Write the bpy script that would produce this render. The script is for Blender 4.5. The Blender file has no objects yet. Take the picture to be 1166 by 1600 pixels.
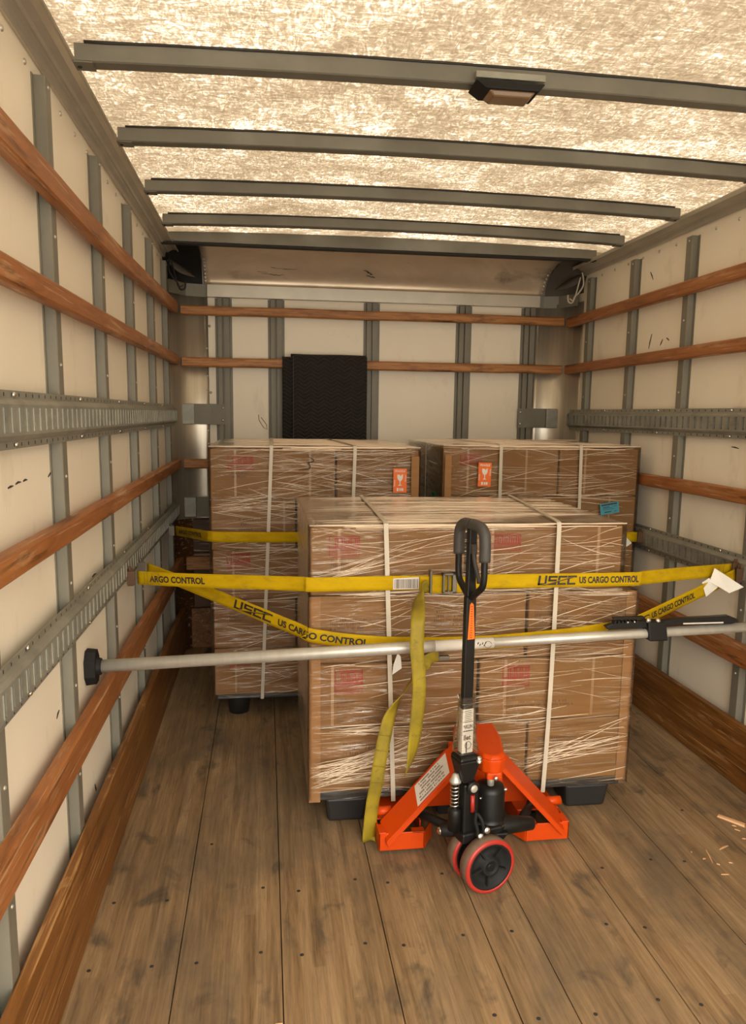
import bpy, bmesh, math, random
from mathutils import Vector, Matrix, noise
random.seed(7)
SC = bpy.context.scene
COL = SC.collection

# ------------------------------------------------------------------ camera, sky, exposure
cd = bpy.data.cameras.new('camera')
cd.sensor_fit = 'VERTICAL'; cd.sensor_height = 24.0
cd.lens = 24.0 * 1190.0 / 1600.0
cd.shift_y = 25.0 / 1600.0
cd.clip_start = 0.05
cam = bpy.data.objects.new('camera', cd); COL.objects.link(cam)
R = ((0.99031645, -0.00801685, 0.13859675), (-0.13824824, -0.14812312, 0.97925838), (0.01267882, -0.98893644, -0.14779707))
cam.matrix_world = Matrix(((R[0][0], -R[0][1], -R[0][2], 0.0), (R[1][0], -R[1][1], -R[1][2], 0.0), (R[2][0], -R[2][1], -R[2][2], 1.5), (0, 0, 0, 1)))
SC.camera = cam
SC.view_settings.view_transform = 'Standard'
SC.view_settings.look = 'None'
SC.view_settings.gamma = 1.0
SC.view_settings.use_curve_mapping = False
SC.view_settings.exposure = 0.64
SC.cycles.use_denoising = True
SC.cycles.max_bounces = 12
SC.cycles.diffuse_bounces = 6
SC.cycles.transparent_max_bounces = 24

SKY_STRENGTH = 6.2          # overcast zenith, seen through the roof
HORIZON = 0.34              # share of the zenith at the horizon (open rear door)
w = bpy.data.worlds.new('overcast_sky'); SC.world = w
w.use_nodes = True
nt = w.node_tree; nt.nodes.clear()
wo = nt.nodes.new('ShaderNodeOutputWorld'); bg = nt.nodes.new('ShaderNodeBackground')
tc = nt.nodes.new('ShaderNodeTexCoord'); sx = nt.nodes.new('ShaderNodeSeparateXYZ'); rp = nt.nodes.new('ShaderNodeValToRGB')
nt.links.new(tc.outputs['Generated'], sx.inputs[0])
mr = nt.nodes.new('ShaderNodeMapRange'); mr.inputs[1].default_value = -1; mr.inputs[2].default_value = 1
nt.links.new(sx.outputs['Z'], mr.inputs[0]); nt.links.new(mr.outputs[0], rp.inputs[0])
e = rp.color_ramp.elements
e[0].position = 0.0; e[0].color = (0.30, 0.28, 0.24, 1)
e[1].position = 1.0; e[1].color = (1.0, 0.955, 0.87, 1)
q = e.new(0.49); q.color = (0.35, 0.33, 0.29, 1)
q = e.new(0.51); q.color = (HORIZON, HORIZON * .955, HORIZON * .86, 1)
q = e.new(0.70); q.color = (1.0, .955, .865, 1)
nt.links.new(rp.outputs[0], bg.inputs[0]); bg.inputs[1].default_value = SKY_STRENGTH
nt.links.new(bg.outputs[0], wo.inputs[0])

# ------------------------------------------------------------------ materials
def newmat(name):
    m = bpy.data.materials.new(name); m.use_nodes = True
    n = m.node_tree; b = n.nodes['Principled BSDF']
    return m, n, b
def coords(n, scale, kind='Object', rot=(0, 0, 0)):
    t = n.nodes.new('ShaderNodeTexCoord'); mp = n.nodes.new('ShaderNodeMapping')
    mp.inputs['Scale'].default_value = scale; mp.inputs['Rotation'].default_value = rot
    n.links.new(t.outputs[kind], mp.inputs[0]); return mp.outputs[0]
def noisen(n, vec, detail=4, rough=.55, dist=0, scale=1.0):
    x = n.nodes.new('ShaderNodeTexNoise'); x.inputs['Scale'].default_value = scale
    x.inputs['Detail'].default_value = detail; x.inputs['Roughness'].default_value = rough
    x.inputs['Distortion'].default_value = dist
    n.links.new(vec, x.inputs['Vector']); return x.outputs['Fac']
def ramp(n, fac, stops):
    r = n.nodes.new('ShaderNodeValToRGB'); els = r.color_ramp.elements
    els[0].position, els[0].color = stops[0][0], (*stops[0][1], 1)
    els[1].position, els[1].color = stops[-1][0], (*stops[-1][1], 1)
    for p, c in stops[1:-1]:
        k = els.new(p); k.color = (*c, 1)
    n.links.new(fac, r.inputs[0]); return r.outputs[0]
def mixc(n, fac, a, b, mode='MIX'):
    x = n.nodes.new('ShaderNodeMix'); x.data_type = 'RGBA'; x.blend_type = mode
    for s, v in ((0, fac), (6, a), (7, b)):
        if isinstance(v, (int, float)): x.inputs[s].default_value = v
        elif isinstance(v, tuple): x.inputs[s].default_value = (*v, 1)
        else: n.links.new(v, x.inputs[s])
    return x.outputs[2]
def mathn(n, op, a, b=0.0, c=0.0):
    x = n.nodes.new('ShaderNodeMath'); x.operation = op
    for i, v in enumerate((a, b, c)):
        if isinstance(v, (int, float)): x.inputs[i].default_value = v
        else: n.links.new(v, x.inputs[i])
    return x.outputs[0]
def bumpn(n, b, h, strength, dist=.01):
    x = n.nodes.new('ShaderNodeBump'); x.inputs['Strength'].default_value = strength; x.inputs['Distance'].default_value = dist
    n.links.new(h, x.inputs['Height']); n.links.new(x.outputs[0], b.inputs['Normal'])
def pmat(name, stops, scale=(5, 5, 5), rough=.5, metal=0.0, bump=0.0, detail=5, dist=0, kind='Object', stain=None, rot=(0, 0, 0), spec=None):
    m, n, b = newmat(name)
    f = noisen(n, coords(n, scale, kind, rot), detail, .6, dist)
    c = ramp(n, f, stops)
    if stain:
        sc, col, lo, hi = stain
        f2 = noisen(n, coords(n, sc, kind), 5, .65, .3)
        c = mixc(n, ramp(n, f2, [(lo, (0, 0, 0)), (hi, (1, 1, 1))]), c, col)
    n.links.new(c, b.inputs['Base Color'])
    b.inputs['Roughness'].default_value = rough; b.inputs['Metallic'].default_value = metal
    if spec is not None: b.inputs['Specular IOR Level'].default_value = spec
    if bump: bumpn(n, b, f, bump)
    return m
def flat(name, col, rough=.5, metal=0.0):
    k = .88
    return pmat(name, [(.3, tuple(x * k for x in col)), (.7, col)], (9, 9, 9), rough, metal, .02)

M = {}
M['lining'] = pmat('cream_lining', [(.3, (.86, .775, .62)), (.7, (.92, .84, .68))], (1.2, 1.2, .6), .42, 0, .01,
                   stain=((6, 6, 3), (.62, .53, .40), .58, .92))
M['steel'] = pmat('grey_painted_steel', [(.3, (.165, .152, .115)), (.7, (.235, .217, .168))], (6, 6, 3), .5, .15, .03,
                  stain=((12, 12, 8), (.15, .14, .11), .62, .9))
M['bow'] = pmat('dark_bow_steel', [(.3, (.135, .128, .10)), (.7, (.18, .17, .135))], (6, 6, 6), .55, .1, .03)
M['galv'] = pmat('galvanised_track', [(.3, (.24, .235, .195)), (.7, (.36, .35, .29))], (10, 10, 14), .45, .4, .04,
                 stain=((9, 9, 22), (.46, .43, .35), .58, .85))
M['alu'] = pmat('sheet_aluminium', [(.3, (.66, .53, .38)), (.7, (.85, .72, .54))], (2.5, 2.5, 6), .34, .5, .05, dist=.6,
                stain=((2.2, 3, 7), (.16, .11, .07), .58, .8))
M['alu_corner'] = pmat('corner_aluminium', [(.3, (.44, .39, .31)), (.7, (.66, .60, .49))], (14, 14, .5), .32, .72, .03, dist=.3, stain=((5, 5, 1.4), (.25, .20, .14), .58, .85))
M['alu_plain'] = pmat('plain_aluminium', [(.3, (.50, .46, .38)), (.7, (.62, .57, .48))], (4, 4, 4), .4, .6, .02)
M['pole'] = pmat('pole_aluminium', [(.3, (.50, .48, .42)), (.7, (.60, .57, .50))], (30, 6, 6), .38, .5, .02)
M['chrome'] = flat('bright_metal', (.75, .73, .68), .22, 1.0)
M['dark'] = flat('dark_recess', (.02, .018, .015), .8)
M['seal'] = flat('black_sealant', (.03, .026, .022), .7)
def wood(name, c0, c1, c2, sc, worn=(.62, .44, .26), lo=.62, hi=.74, rough=.5):
    m, n, b = newmat(name)
    f = noisen(n, coords(n, sc), 6, .65, .8)
    c = ramp(n, f, [(.28, c0), (.5, c1), (.72, c2)])
    f2 = noisen(n, coords(n, tuple(x * .8 + .5 for x in sc)), 5, .7, 1.2)
    c = mixc(n, ramp(n, f2, [(lo, (0, 0, 0)), (hi, (1, 1, 1))]), c, worn)
    f3 = noisen(n, coords(n, tuple(5.5 * x if x > 4 else x * 1.6 for x in sc), rot=(.04, 0, .03)), 3, .6, .3)
    c = mixc(n, ramp(n, f3, [(.59, (0, 0, 0)), (.66, (.75, .75, .75))]), c, worn)
    f4 = noisen(n, coords(n, tuple(1.7 * x if x > 4 else x * 1.6 for x in sc)), 4, .7, .3)
    c = mixc(n, ramp(n, f4, [(.57, (0, 0, 0)), (.68, (.75, .75, .75))]), c, tuple(.45 * x for x in c0))
    n.links.new(c, b.inputs['Base Color']); b.inputs['Roughness'].default_value = rough
    bumpn(n, b, f, .12, .004); return m
M['slat'] = wood('worn_red_brown_slat', (0.153, 0.0522, 0.0126), (0.306, 0.108, 0.0288), (0.414, 0.1665, 0.0522), (14, 1.8, 22), worn=(0.504, 0.306, 0.162), lo=.58, hi=.74)
M['slat_back'] = wood('honey_brown_slat', (.13, .042, .010), (.44, .185, .050), (.52, .245, .075), (2.2, 9, 20), worn=(.16, .055, .012), lo=.54, hi=.72)
M['kick'] = wood('scuffed_brown_board', (0.0962, 0.03404, 0.00518), (0.185, 0.06808, 0.01036), (0.2664, 0.1073, 0.01924), (16, 1.5, 24), worn=(0.4292, 0.2368, 0.0888), lo=.60, hi=.68)
M['liner'] = wood('dark_brown_liner_board', (.05, .020, .006), (.085, .034, .010), (.12, .052, .016), (2, 9, 14))
# floor: strip-laminated hardwood
m, n, b = newmat('worn_laminated_floor')
t = n.nodes.new('ShaderNodeTexCoord'); s3 = n.nodes.new('ShaderNodeSeparateXYZ'); n.links.new(t.outputs['Object'], s3.inputs[0])
strip = mathn(n, 'FLOOR', mathn(n, 'MULTIPLY', s3.outputs[0], 31.0))
wn = n.nodes.new('ShaderNodeTexWhiteNoise'); wn.noise_dimensions = '2D'
cx = n.nodes.new('ShaderNodeCombineXYZ'); n.links.new(strip, cx.inputs[0])
seg = mathn(n, 'FLOOR', mathn(n, 'MULTIPLY_ADD', s3.outputs[1], .9, mathn(n, 'MULTIPLY', strip, .37)))
n.links.new(seg, cx.inputs[1]); n.links.new(cx.outputs[0], wn.inputs['Vector'])
g = noisen(n, coords(n, (38, 2.2, 10)), 7, .7, .6)
c = ramp(n, g, [(.34, (0.0855, 0.0504, 0.0225)), (.5, (0.243, 0.1512, 0.0711)), (.66, (0.36, 0.2358, 0.1206))])
c = mixc(n, .38, c, ramp(n, wn.outputs['Value'], [(0, (0.198, 0.117, 0.0522)), (1, (0.378, 0.2565, 0.1395))]))
big = noisen(n, coords(n, (2.6, 1.5, 1)), 6, .65, .5)
c = mixc(n, ramp(n, big, [(.45, (0, 0, 0)), (.68, (.85, .85, .85))]), c, (0.1395, 0.1008, 0.0612))
sp = noisen(n, coords(n, (9, 5, 1)), 4, .6, .4)
c = mixc(n, ramp(n, sp, [(.57, (0, 0, 0)), (.70, (.8, .8, .8))]), c, (.080, .060, .040))
fg = noisen(n, coords(n, (150, 5.5, 10)), 5, .7, .5)
c = mixc(n, 1.0, c, ramp(n, fg, [(.32, (.74, .72, .68)), (.50, (1, 1, 1)), (.68, (1.15, 1.13, 1.10))]), 'MULTIPLY')
n.links.new(c, b.inputs['Base Color']); b.inputs['Roughness'].default_value = .62
bumpn(n, b, g, .15, .004); M['floor'] = m
# roof: fibreglass sheet that lets the daylight through
m, n, b = newmat('translucent_fibreglass'); n.nodes.remove(b)
out = n.nodes['Material Output']
fib = noisen(n, coords(n, (13, 44, 14), rot=(0, 0, .20)), 7, .74, 2.2)
fib2 = noisen(n, coords(n, (44, 17, 14), rot=(0, 0, -.30)), 7, .74, 2.2)
rid = mathn(n, 'ABSOLUTE', mathn(n, 'SUBTRACT', noisen(n, coords(n, (11, 30, 9), rot=(0, 0, .5)), 5, .7, 3.0), .5))
blot = noisen(n, coords(n, (2.2, 3.4, 2)), 4, .6, .8)
ff = mathn(n, 'ADD', mathn(n, 'MULTIPLY', mathn(n, 'ADD', fib, fib2), .62), mathn(n, 'MULTIPLY', blot, .40))
ff = mathn(n, 'SUBTRACT', ff, mathn(n, 'MULTIPLY', rid, .55))
c = ramp(n, ff, [(.62, (0.0528, 0.03608, 0.02024)), (.73, (0.08184, 0.05984, 0.03696)), (.82, (0.1302, 0.1003, 0.06688)), (.89, (0.2464, 0.2024, 0.1452)), (.99, (0.836, 0.792, 0.7304))])
tr = n.nodes.new('ShaderNodeBsdfTranslucent'); df = n.nodes.new('ShaderNodeBsdfDiffuse'); mx = n.nodes.new('ShaderNodeMixShader')
n.links.new(c, tr.inputs[0]); df.inputs[0].default_value = (.86, .80, .68, 1); mx.inputs[0].default_value = .38
n.links.new(tr.outputs[0], mx.inputs[1]); n.links.new(df.outputs[0], mx.inputs[2]); n.links.new(mx.outputs[0], out.inputs[0])
M['roof'] = m
# cardboard
def cardboard(name, col):
    k = lambda f: tuple(x * f for x in col)
    return pmat(name, [(.3, k(.88)), (.7, k(1.06))], (3, 3, 30), .75, 0, .05, stain=((3, 3, 3), k(.82), .55, .85))
M['card'] = cardboard('brown_cardboard', (.262, .124, .031))
M['card2'] = cardboard('brown_cardboard_dark', (.240, .110, .027))
M['card_edge'] = cardboard('pale_cardboard', (0.3268, 0.1591, 0.0516))
M['tape'] = flat('clear_tape', (.40, .235, .11), .3)
M['red_print'] = flat('faded_red_print', (.36, .028, .018), .7)
M['black_print'] = flat('faded_black_print', (.10, .055, .028), .7)
M['ink'] = flat('black_ink', (.03, .02, .012), .6)
# stretch film
def film_mat(name, base, gain):
    m, n, b = newmat(name); n.nodes.remove(b); out = n.nodes['Material Output']
    t = n.nodes.new('ShaderNodeTexCoord'); s = n.nodes.new('ShaderNodeSeparateXYZ'); n.links.new(t.outputs['Object'], s.inputs[0])
    u = mathn(n, 'ADD', s.outputs[0], s.outputs[1]); v = s.outputs[2]
    tot = None; hsum = None
    for i, (ang, su, sv, lo, wd, off) in enumerate(((.06, 1.6, 42, .5, .030, 0), (-.20, 1.3, 34, .5, .020, 7.3), (.24, 1.4, 30, .5, .018, 3.1), (.02, 2.6, 95, .5, .032, 11.7))):
        cc = n.nodes.new('ShaderNodeCombineXYZ')
        uu = mathn(n, 'ADD', mathn(n, 'MULTIPLY', u, math.cos(ang)), mathn(n, 'MULTIPLY', v, math.sin(ang)))
        vv = mathn(n, 'SUBTRACT', mathn(n, 'MULTIPLY', v, math.cos(ang)), mathn(n, 'MULTIPLY', u, math.sin(ang)))
        n.links.new(mathn(n, 'MULTIPLY', uu, su), cc.inputs[0]); n.links.new(mathn(n, 'MULTIPLY', vv, sv), cc.inputs[1]); cc.inputs[2].default_value = off
        f = noisen(n, cc.outputs[0], 2, .5, .35)
        line = ramp(n, mathn(n, 'ABSOLUTE', mathn(n, 'SUBTRACT', f, lo)), [(0, (1, 1, 1)), (wd, (0, 0, 0))])
        # each streak fades in and out along its length
        g2 = noisen(n, coords(n, (3.1, 3.1, 4.3), rot=(0, 0, i * .7)), 3, .6)
        line = mathn(n, 'MULTIPLY', line, ramp(n, g2, [(.42 + .02 * i, (0, 0, 0)), (.64, (1, 1, 1))]))
        tot = line if tot is None else mathn(n, 'MAXIMUM', tot, line)
        hsum = f if hsum is None else mathn(n, 'ADD', hsum, f)
    fac = mathn(n, 'MINIMUM', mathn(n, 'MULTIPLY_ADD', tot, gain, base), .9)
    tp = n.nodes.new('ShaderNodeBsdfTransparent'); tp.inputs[0].default_value = (.97, .955, .93, 1)
    gl = n.nodes.new('ShaderNodeBsdfGlossy'); gl.inputs['Roughness'].default_value = .28; gl.inputs[0].default_value = (.9, .88, .84, 1)
    dfz = n.nodes.new('ShaderNodeBsdfDiffuse'); dfz.inputs[0].default_value = (.82, .62, .40, 1)  # pale diffuse streaks: milky creases, also standing in for their glints
    bp = n.nodes.new('ShaderNodeBump'); bp.inputs['Strength'].default_value = .55; bp.inputs['Distance'].default_value = .012
    n.links.new(hsum, bp.inputs['Height']); n.links.new(bp.outputs[0], gl.inputs['Normal'])
    m1 = n.nodes.new('ShaderNodeMixShader'); m1.inputs[0].default_value = .55
    n.links.new(gl.outputs[0], m1.inputs[1]); n.links.new(dfz.outputs[0], m1.inputs[2])
    m2 = n.nodes.new('ShaderNodeMixShader'); n.links.new(fac, m2.inputs[0])
    n.links.new(tp.outputs[0], m2.inputs[1]); n.links.new(m1.outputs[0], m2.inputs[2])
    lw = n.nodes.new('ShaderNodeLayerWeight'); lw.inputs[0].default_value = .40
    g3 = n.nodes.new('ShaderNodeBsdfGlossy'); g3.inputs['Roughness'].default_value = .24; g3.inputs[0].default_value = (1, .97, .92, 1); n.links.new(bp.outputs[0], g3.inputs['Normal'])
    m3 = n.nodes.new('ShaderNodeMixShader'); n.links.new(mathn(n, 'MINIMUM', mathn(n, 'MAXIMUM', mathn(n, 'MULTIPLY_ADD', lw.outputs['Fresnel'], 2.1, -.135), .004), .9), m3.inputs[0])
    n.links.new(m2.outputs[0], m3.inputs[1]); n.links.new(g3.outputs[0], m3.inputs[2]); n.links.new(m3.outputs[0], out.inputs[0])
    return m
M['film'] = film_mat('stretch_film', .02, .26)
M['film_loose'] = film_mat('clear_plastic_bag', .05, .25)
m, n, b = newmat('film_folds')
b.inputs['Base Color'].default_value = (.97, .79, .58, 1); b.inputs['Roughness'].default_value = .2; b.inputs['Alpha'].default_value = .74
M['fold'] = m
M['band'] = flat('cream_plastic_band', (.60, .53, .41), .45)
M['pallet'] = flat('black_pallet_plastic', (.018, .017, .016), .5)
def strap_mat():
    m, n, b = newmat('yellow_webbing')
    f = noisen(n, coords(n, (7, 7, 16)), 5, .65)
    c = ramp(n, f, [(.32, (0.4048, 0.2464, 0.00176)), (.5, (0.5104, 0.33, 0.00176)), (.7, (0.5632, 0.3696, 0.00264))])
    f2 = noisen(n, coords(n, (11, 11, 30)), 5, .7, .6)
    c = mixc(n, ramp(n, f2, [(.57, (0, 0, 0)), (.75, (.55, .55, .55))]), c, (.24, .17, .03))
    n.links.new(c, b.inputs['Base Color']); b.inputs['Roughness'].default_value = .75; b.inputs['Specular IOR Level'].default_value = .15
    wv = n.nodes.new('ShaderNodeTexWave'); wv.inputs['Scale'].default_value = 140; wv.bands_direction = 'Z'
    tt = n.nodes.new('ShaderNodeTexCoord'); n.links.new(tt.outputs['Object'], wv.inputs[0]); bumpn(n, b, wv.outputs['Fac'], .15, .001)
    return m
M['strap'] = strap_mat()
M['strap_dirty'] = pmat('grimy_yellow_webbing', [(.3, (0.18, 0.1305, 0.0054)), (.55, (0.3015, 0.2205, 0.0072)), (.75, (0.36, 0.2655, 0.0108))], (9, 9, 9), .65, 0, .05,
                        stain=((16, 16, 22), (.11, .078, .015), .55, .78))
M['paper'] = flat('white_paper', (.80, .76, .68), .6)
M['label_white'] = flat('white_label', (.70, .65, .57), .5)
M['rust'] = flat('rusty_fitting', (.12, .06, .03), .6, .3)
M['buckle'] = flat('grey_buckle', (.16, .14, .11), .4, .7)
M['orange'] = pmat('orange_paint', [(.3, (.54, .050, .001)), (.7, (.60, .056, .0012))], (9, 9, 9), .38, 0, .01, spec=.3)
M['orange_label'] = flat('orange_sticker', (.90, .17, .006), .5)
M['black'] = pmat('black_paint', [(.3, (.007, .0065, .006)), (.7, (.009, .0085, .008))], (9, 9, 9), .40, 0, .02, spec=.32)
M['black_matte'] = pmat('black_rubber', [(.3, (.010, .0095, .009)), (.7, (.013, .0125, .012))], (9, 9, 9), .65, 0, .02, spec=.25)
M['grip'] = flat('grey_black_grip', (.055, .050, .044), .55)
M['red_rim'] = flat('red_polyurethane', (.42, .028, .018), .4)
M['tread'] = pmat('dusty_tyre_tread', [(.3, (.13, .085, .055)), (.7, (.19, .13, .085))], (30, 30, 30), .7, 0, .05)
M['teal'] = flat('teal_label', (.06, .30, .38), .6)
M['green'] = flat('green_label', (.02, .20, .05), .6)
M['lens'] = flat('smoky_lens', (.20, .12, .06), .2)
M['blanket'] = None
m, n, b = newmat('black_quilted_fabric')
t = n.nodes.new('ShaderNodeTexCoord'); s = n.nodes.new('ShaderNodeSeparateXYZ'); n.links.new(t.outputs['Object'], s.inputs[0])
zig = mathn(n, 'PINGPONG', mathn(n, 'ADD', s.outputs[0], 5.0), .041)
v = mathn(n, 'ADD', s.outputs[2], mathn(n, 'MULTIPLY', zig, .62))
fr = mathn(n, 'PINGPONG', mathn(n, 'ADD', v, 5.0), .0115)
h = mathn(n, 'MINIMUM', mathn(n, 'MULTIPLY', fr, 130.0), 1.0)
n.links.new(ramp(n, h, [(0, (.055, .042, .030)), (.45, (.013, .011, .010))]), b.inputs['Base Color'])
b.inputs['Roughness'].default_value = .85; bumpn(n, b, h, .8, .006); M['blanket'] = m
M['seam'] = flat('grey_seam_stitch', (.07, .055, .04), .8)
M['debris'] = flat('pale_split_wood', (.78, .46, .24), .7)
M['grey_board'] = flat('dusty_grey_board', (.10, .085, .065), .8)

# ------------------------------------------------------------------ mesh helpers
def BM(): return bmesh.new()
def bx(bm, x0, x1, y0, y1, z0, z1, mi=0):
    vs = [bm.verts.new((x, y, z)) for z in (z0, z1) for y in (y0, y1) for x in (x0, x1)]
    for f in ((0, 2, 3, 1), (4, 5, 7, 6), (0, 1, 5, 4), (2, 6, 7, 3), (0, 4, 6, 2), (1, 3, 7, 5)):
        bm.faces.new([vs[i] for i in f]).material_index = mi
    return vs
def quad(bm, pts, mi=0):
    f = bm.faces.new([bm.verts.new(p) for p in pts]); f.material_index = mi; return f
def hull8(bm, bot, top, mi=0):
    n_ = len(bot); a = [bm.verts.new(p) for p in bot]; c_ = [bm.verts.new(p) for p in top]
    bm.faces.new(list(reversed(a))).material_index = mi; bm.faces.new(c_).material_index = mi
    for i in range(n_):
        j = (i + 1) % n_; bm.faces.new((a[i], a[j], c_[j], c_[i])).material_index = mi
def prism(bm, pts, axis, lo, hi, mi=0):
    def P(u, v, w_):
        return {'X': (w_, u, v), 'Y': (u, w_, v), 'Z': (u, v, w_)}[axis]
    hull8(bm, [P(u, v, lo) for u, v in pts], [P(u, v, hi) for u, v in pts], mi)
def tube(bm, pts, r, n_=10, mi=0, cap=True):
    pts = [Vector(p) for p in pts]; rs = r if isinstance(r, (list, tuple)) else [r] * len(pts)
    rings = []; up = None
    for i, p in enumerate(pts):
        d = (pts[min(i + 1, len(pts) - 1)] - pts[max(i - 1, 0)]).normalized()
        if up is None:
            up = d.orthogonal().normalized()
        up = (up - d * up.dot(d)); up = up.normalized() if up.length > 1e-6 else d.orthogonal().normalized()
        sd = d.cross(up)
        rings.append([bm.verts.new(p + (up * math.cos(2 * math.pi * k / n_) + sd * math.sin(2 * math.pi * k / n_)) * rs[i]) for k in range(n_)])
    for a, c_ in zip(rings, rings[1:]):
        for k in range(n_):
            f = bm.faces.new((a[k], a[(k + 1) % n_], c_[(k + 1) % n_], c_[k])); f.material_index = mi; f.smooth = True
    if cap:
        bm.faces.new(list(reversed(rings[0]))).material_index = mi; bm.faces.new(rings[-1]).material_index = mi
def lathe(bm, prof, origin, axis, n_=32, mi=0, closed=False):
    """prof: list of (radius, height along axis)"""
    axis = Vector(axis).normalized(); u = axis.orthogonal().normalized(); v_ = axis.cross(u); o = Vector(origin)
    rings = []
    for r, h_ in prof:
        rings.append([bm.verts.new(o + axis * h_ + (u * math.cos(2 * math.pi * k / n_) + v_ * math.sin(2 * math.pi * k / n_)) * max(r, 1e-4)) for k in range(n_)])
    prs = list(zip(rings, rings[1:])) + ([(rings[-1], rings[0])] if closed else [])
    for a, c_ in prs:
        for k in range(n_):
            f = bm.faces.new((a[k], a[(k + 1) % n_], c_[(k + 1) % n_], c_[k])); f.material_index = mi; f.smooth = True
def dome(bm, p, nrm, r, mi=0):
    lathe(bm, [(r, 0), (r * .85, r * .35), (r * .5, r * .6), (0, r * .68)], p, nrm, 8, mi)
def wloc(o):
    l = Vector((0, 0, 0))
    while o is not None: l = l + Vector(o.location); o = o.parent
    return l
def obj(name, bm, mats, parent=None, bevel=0.0, smooth=False, segs=2):
    bmesh.ops.recalc_face_normals(bm, faces=bm.faces)
    me = bpy.data.meshes.new(name); bm.to_mesh(me); bm.free()
    if parent is not None: off = wloc(parent)
    else:
        xs = [v.co for v in me.vertices]
        off = Vector(((min(c.x for c in xs) + max(c.x for c in xs)) / 2, (min(c.y for c in xs) + max(c.y for c in xs)) / 2, min(c.z for c in xs)))
    me.transform(Matrix.Translation(-off))
    for m_ in (mats if isinstance(mats, (list, tuple)) else [mats]): me.materials.append(M[m_] if isinstance(m_, str) else m_)
    if smooth:
        for p in me.polygons: p.use_smooth = True
    o = bpy.data.objects.new(name, me); COL.objects.link(o)
    if parent is not None: o.parent = parent
    else: o.location = off
    if bevel:
        bv = o.modifiers.new('bevel', 'BEVEL'); bv.width = bevel; bv.segments = segs; bv.limit_method = 'ANGLE'
    return o
def thing(name, label, cat, loc, group=None):
    o = bpy.data.objects.new(name, None); COL.objects.link(o); o.location = loc; o.empty_display_size = .1
    o['label'] = label; o['category'] = cat
    if group: o['group'] = group
    return o
def tag(o, label, cat, group=None):
    o['label'] = label; o['category'] = cat
    if group: o['group'] = group
    return o
def struct(name, bm, mats, **k):
    o = obj(name, bm, mats, **k); o['kind'] = 'structure'; return o
_txt = {}
def text2d(s, size=1.0, bold=.0, xs=1.0):
    """flat lettering: (verts2d starting at x=0, baseline y=0), faces, width"""
    key = (s, bold)
    if key not in _txt:
        cu = bpy.data.curves.new('lettering', 'FONT'); cu.body = s; cu.size = 1.0; cu.offset = bold; cu.resolution_u = 3
        o = bpy.data.objects.new('lettering', cu); COL.objects.link(o)
        dg = bpy.context.evaluated_depsgraph_get(); me = bpy.data.meshes.new_from_object(o.evaluated_get(dg))
        vs = [(v.co.x, v.co.y) for v in me.vertices]; fs = [tuple(p.vertices) for p in me.polygons]
        bpy.data.objects.remove(o); bpy.data.curves.remove(cu); bpy.data.meshes.remove(me)
        x0 = min(v[0] for v in vs); _txt[key] = ([(a - x0, b_) for a, b_ in vs], fs)
    vs, fs = _txt[key]; vs = [(a * size * xs, b_ * size) for a, b_ in vs]
    return vs, fs, max(a for a, _ in vs)
def stamp(bm, shape, fn, mi=0):
    vs, fs = shape[0], shape[1]
    nv = [bm.verts.new(fn(a, b_)) for a, b_ in vs]
    for f in fs:
        try: bm.faces.new([nv[i] for i in f]).material_index = mi
        except ValueError: pass
def rect2d(x0, x1, y0, y1): return [(x0, y0), (x1, y0), (x1, y1), (x0, y1)], [(0, 1, 2, 3)]
def stroke2d(pts, w_):
    vs, fs = [], []
    for (ax, ay), (bx_, by_) in zip(pts, pts[1:]):
        d = math.hypot(bx_ - ax, by_ - ay); ux, uy = (bx_ - ax) / d, (by_ - ay) / d; nx, ny = -uy * w_ / 2, ux * w_ / 2
        ax2, ay2, bx2, by2 = ax - ux * w_ * .5, ay - uy * w_ * .5, bx_ + ux * w_ * .5, by_ + uy * w_ * .5
        i = len(vs); vs += [(ax2 + nx, ay2 + ny), (ax2 - nx, ay2 - ny), (bx2 - nx, by2 - ny), (bx2 + nx, by2 + ny)]; fs.append((i, i + 1, i + 2, i + 3))
    return vs, fs
def smoothpath(pts, n_=6):
    P = [Vector(p) for p in pts]; out_ = []
    for i in range(len(P) - 1):
        p0, p1, p2, p3 = P[max(i - 1, 0)], P[i], P[i + 1], P[min(i + 2, len(P) - 1)]
        for k in range(n_):
            t_ = k / n_; out_.append(.5 * ((2 * p1) + (p2 - p0) * t_ + (2 * p0 - 5 * p1 + 4 * p2 - p3) * t_ ** 2 + (3 * p1 - p0 - 3 * p2 + p3) * t_ ** 3))
    return out_ + [P[-1]]

XL, XR = -.513, 1.905           # front faces of the side slats
SL, SR = -.545, 1.935           # front faces of the posts
PL, PR = -.575, 1.965           # lining
YB, YE = 4.88, -.45             # front bulkhead lining, rear end
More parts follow.
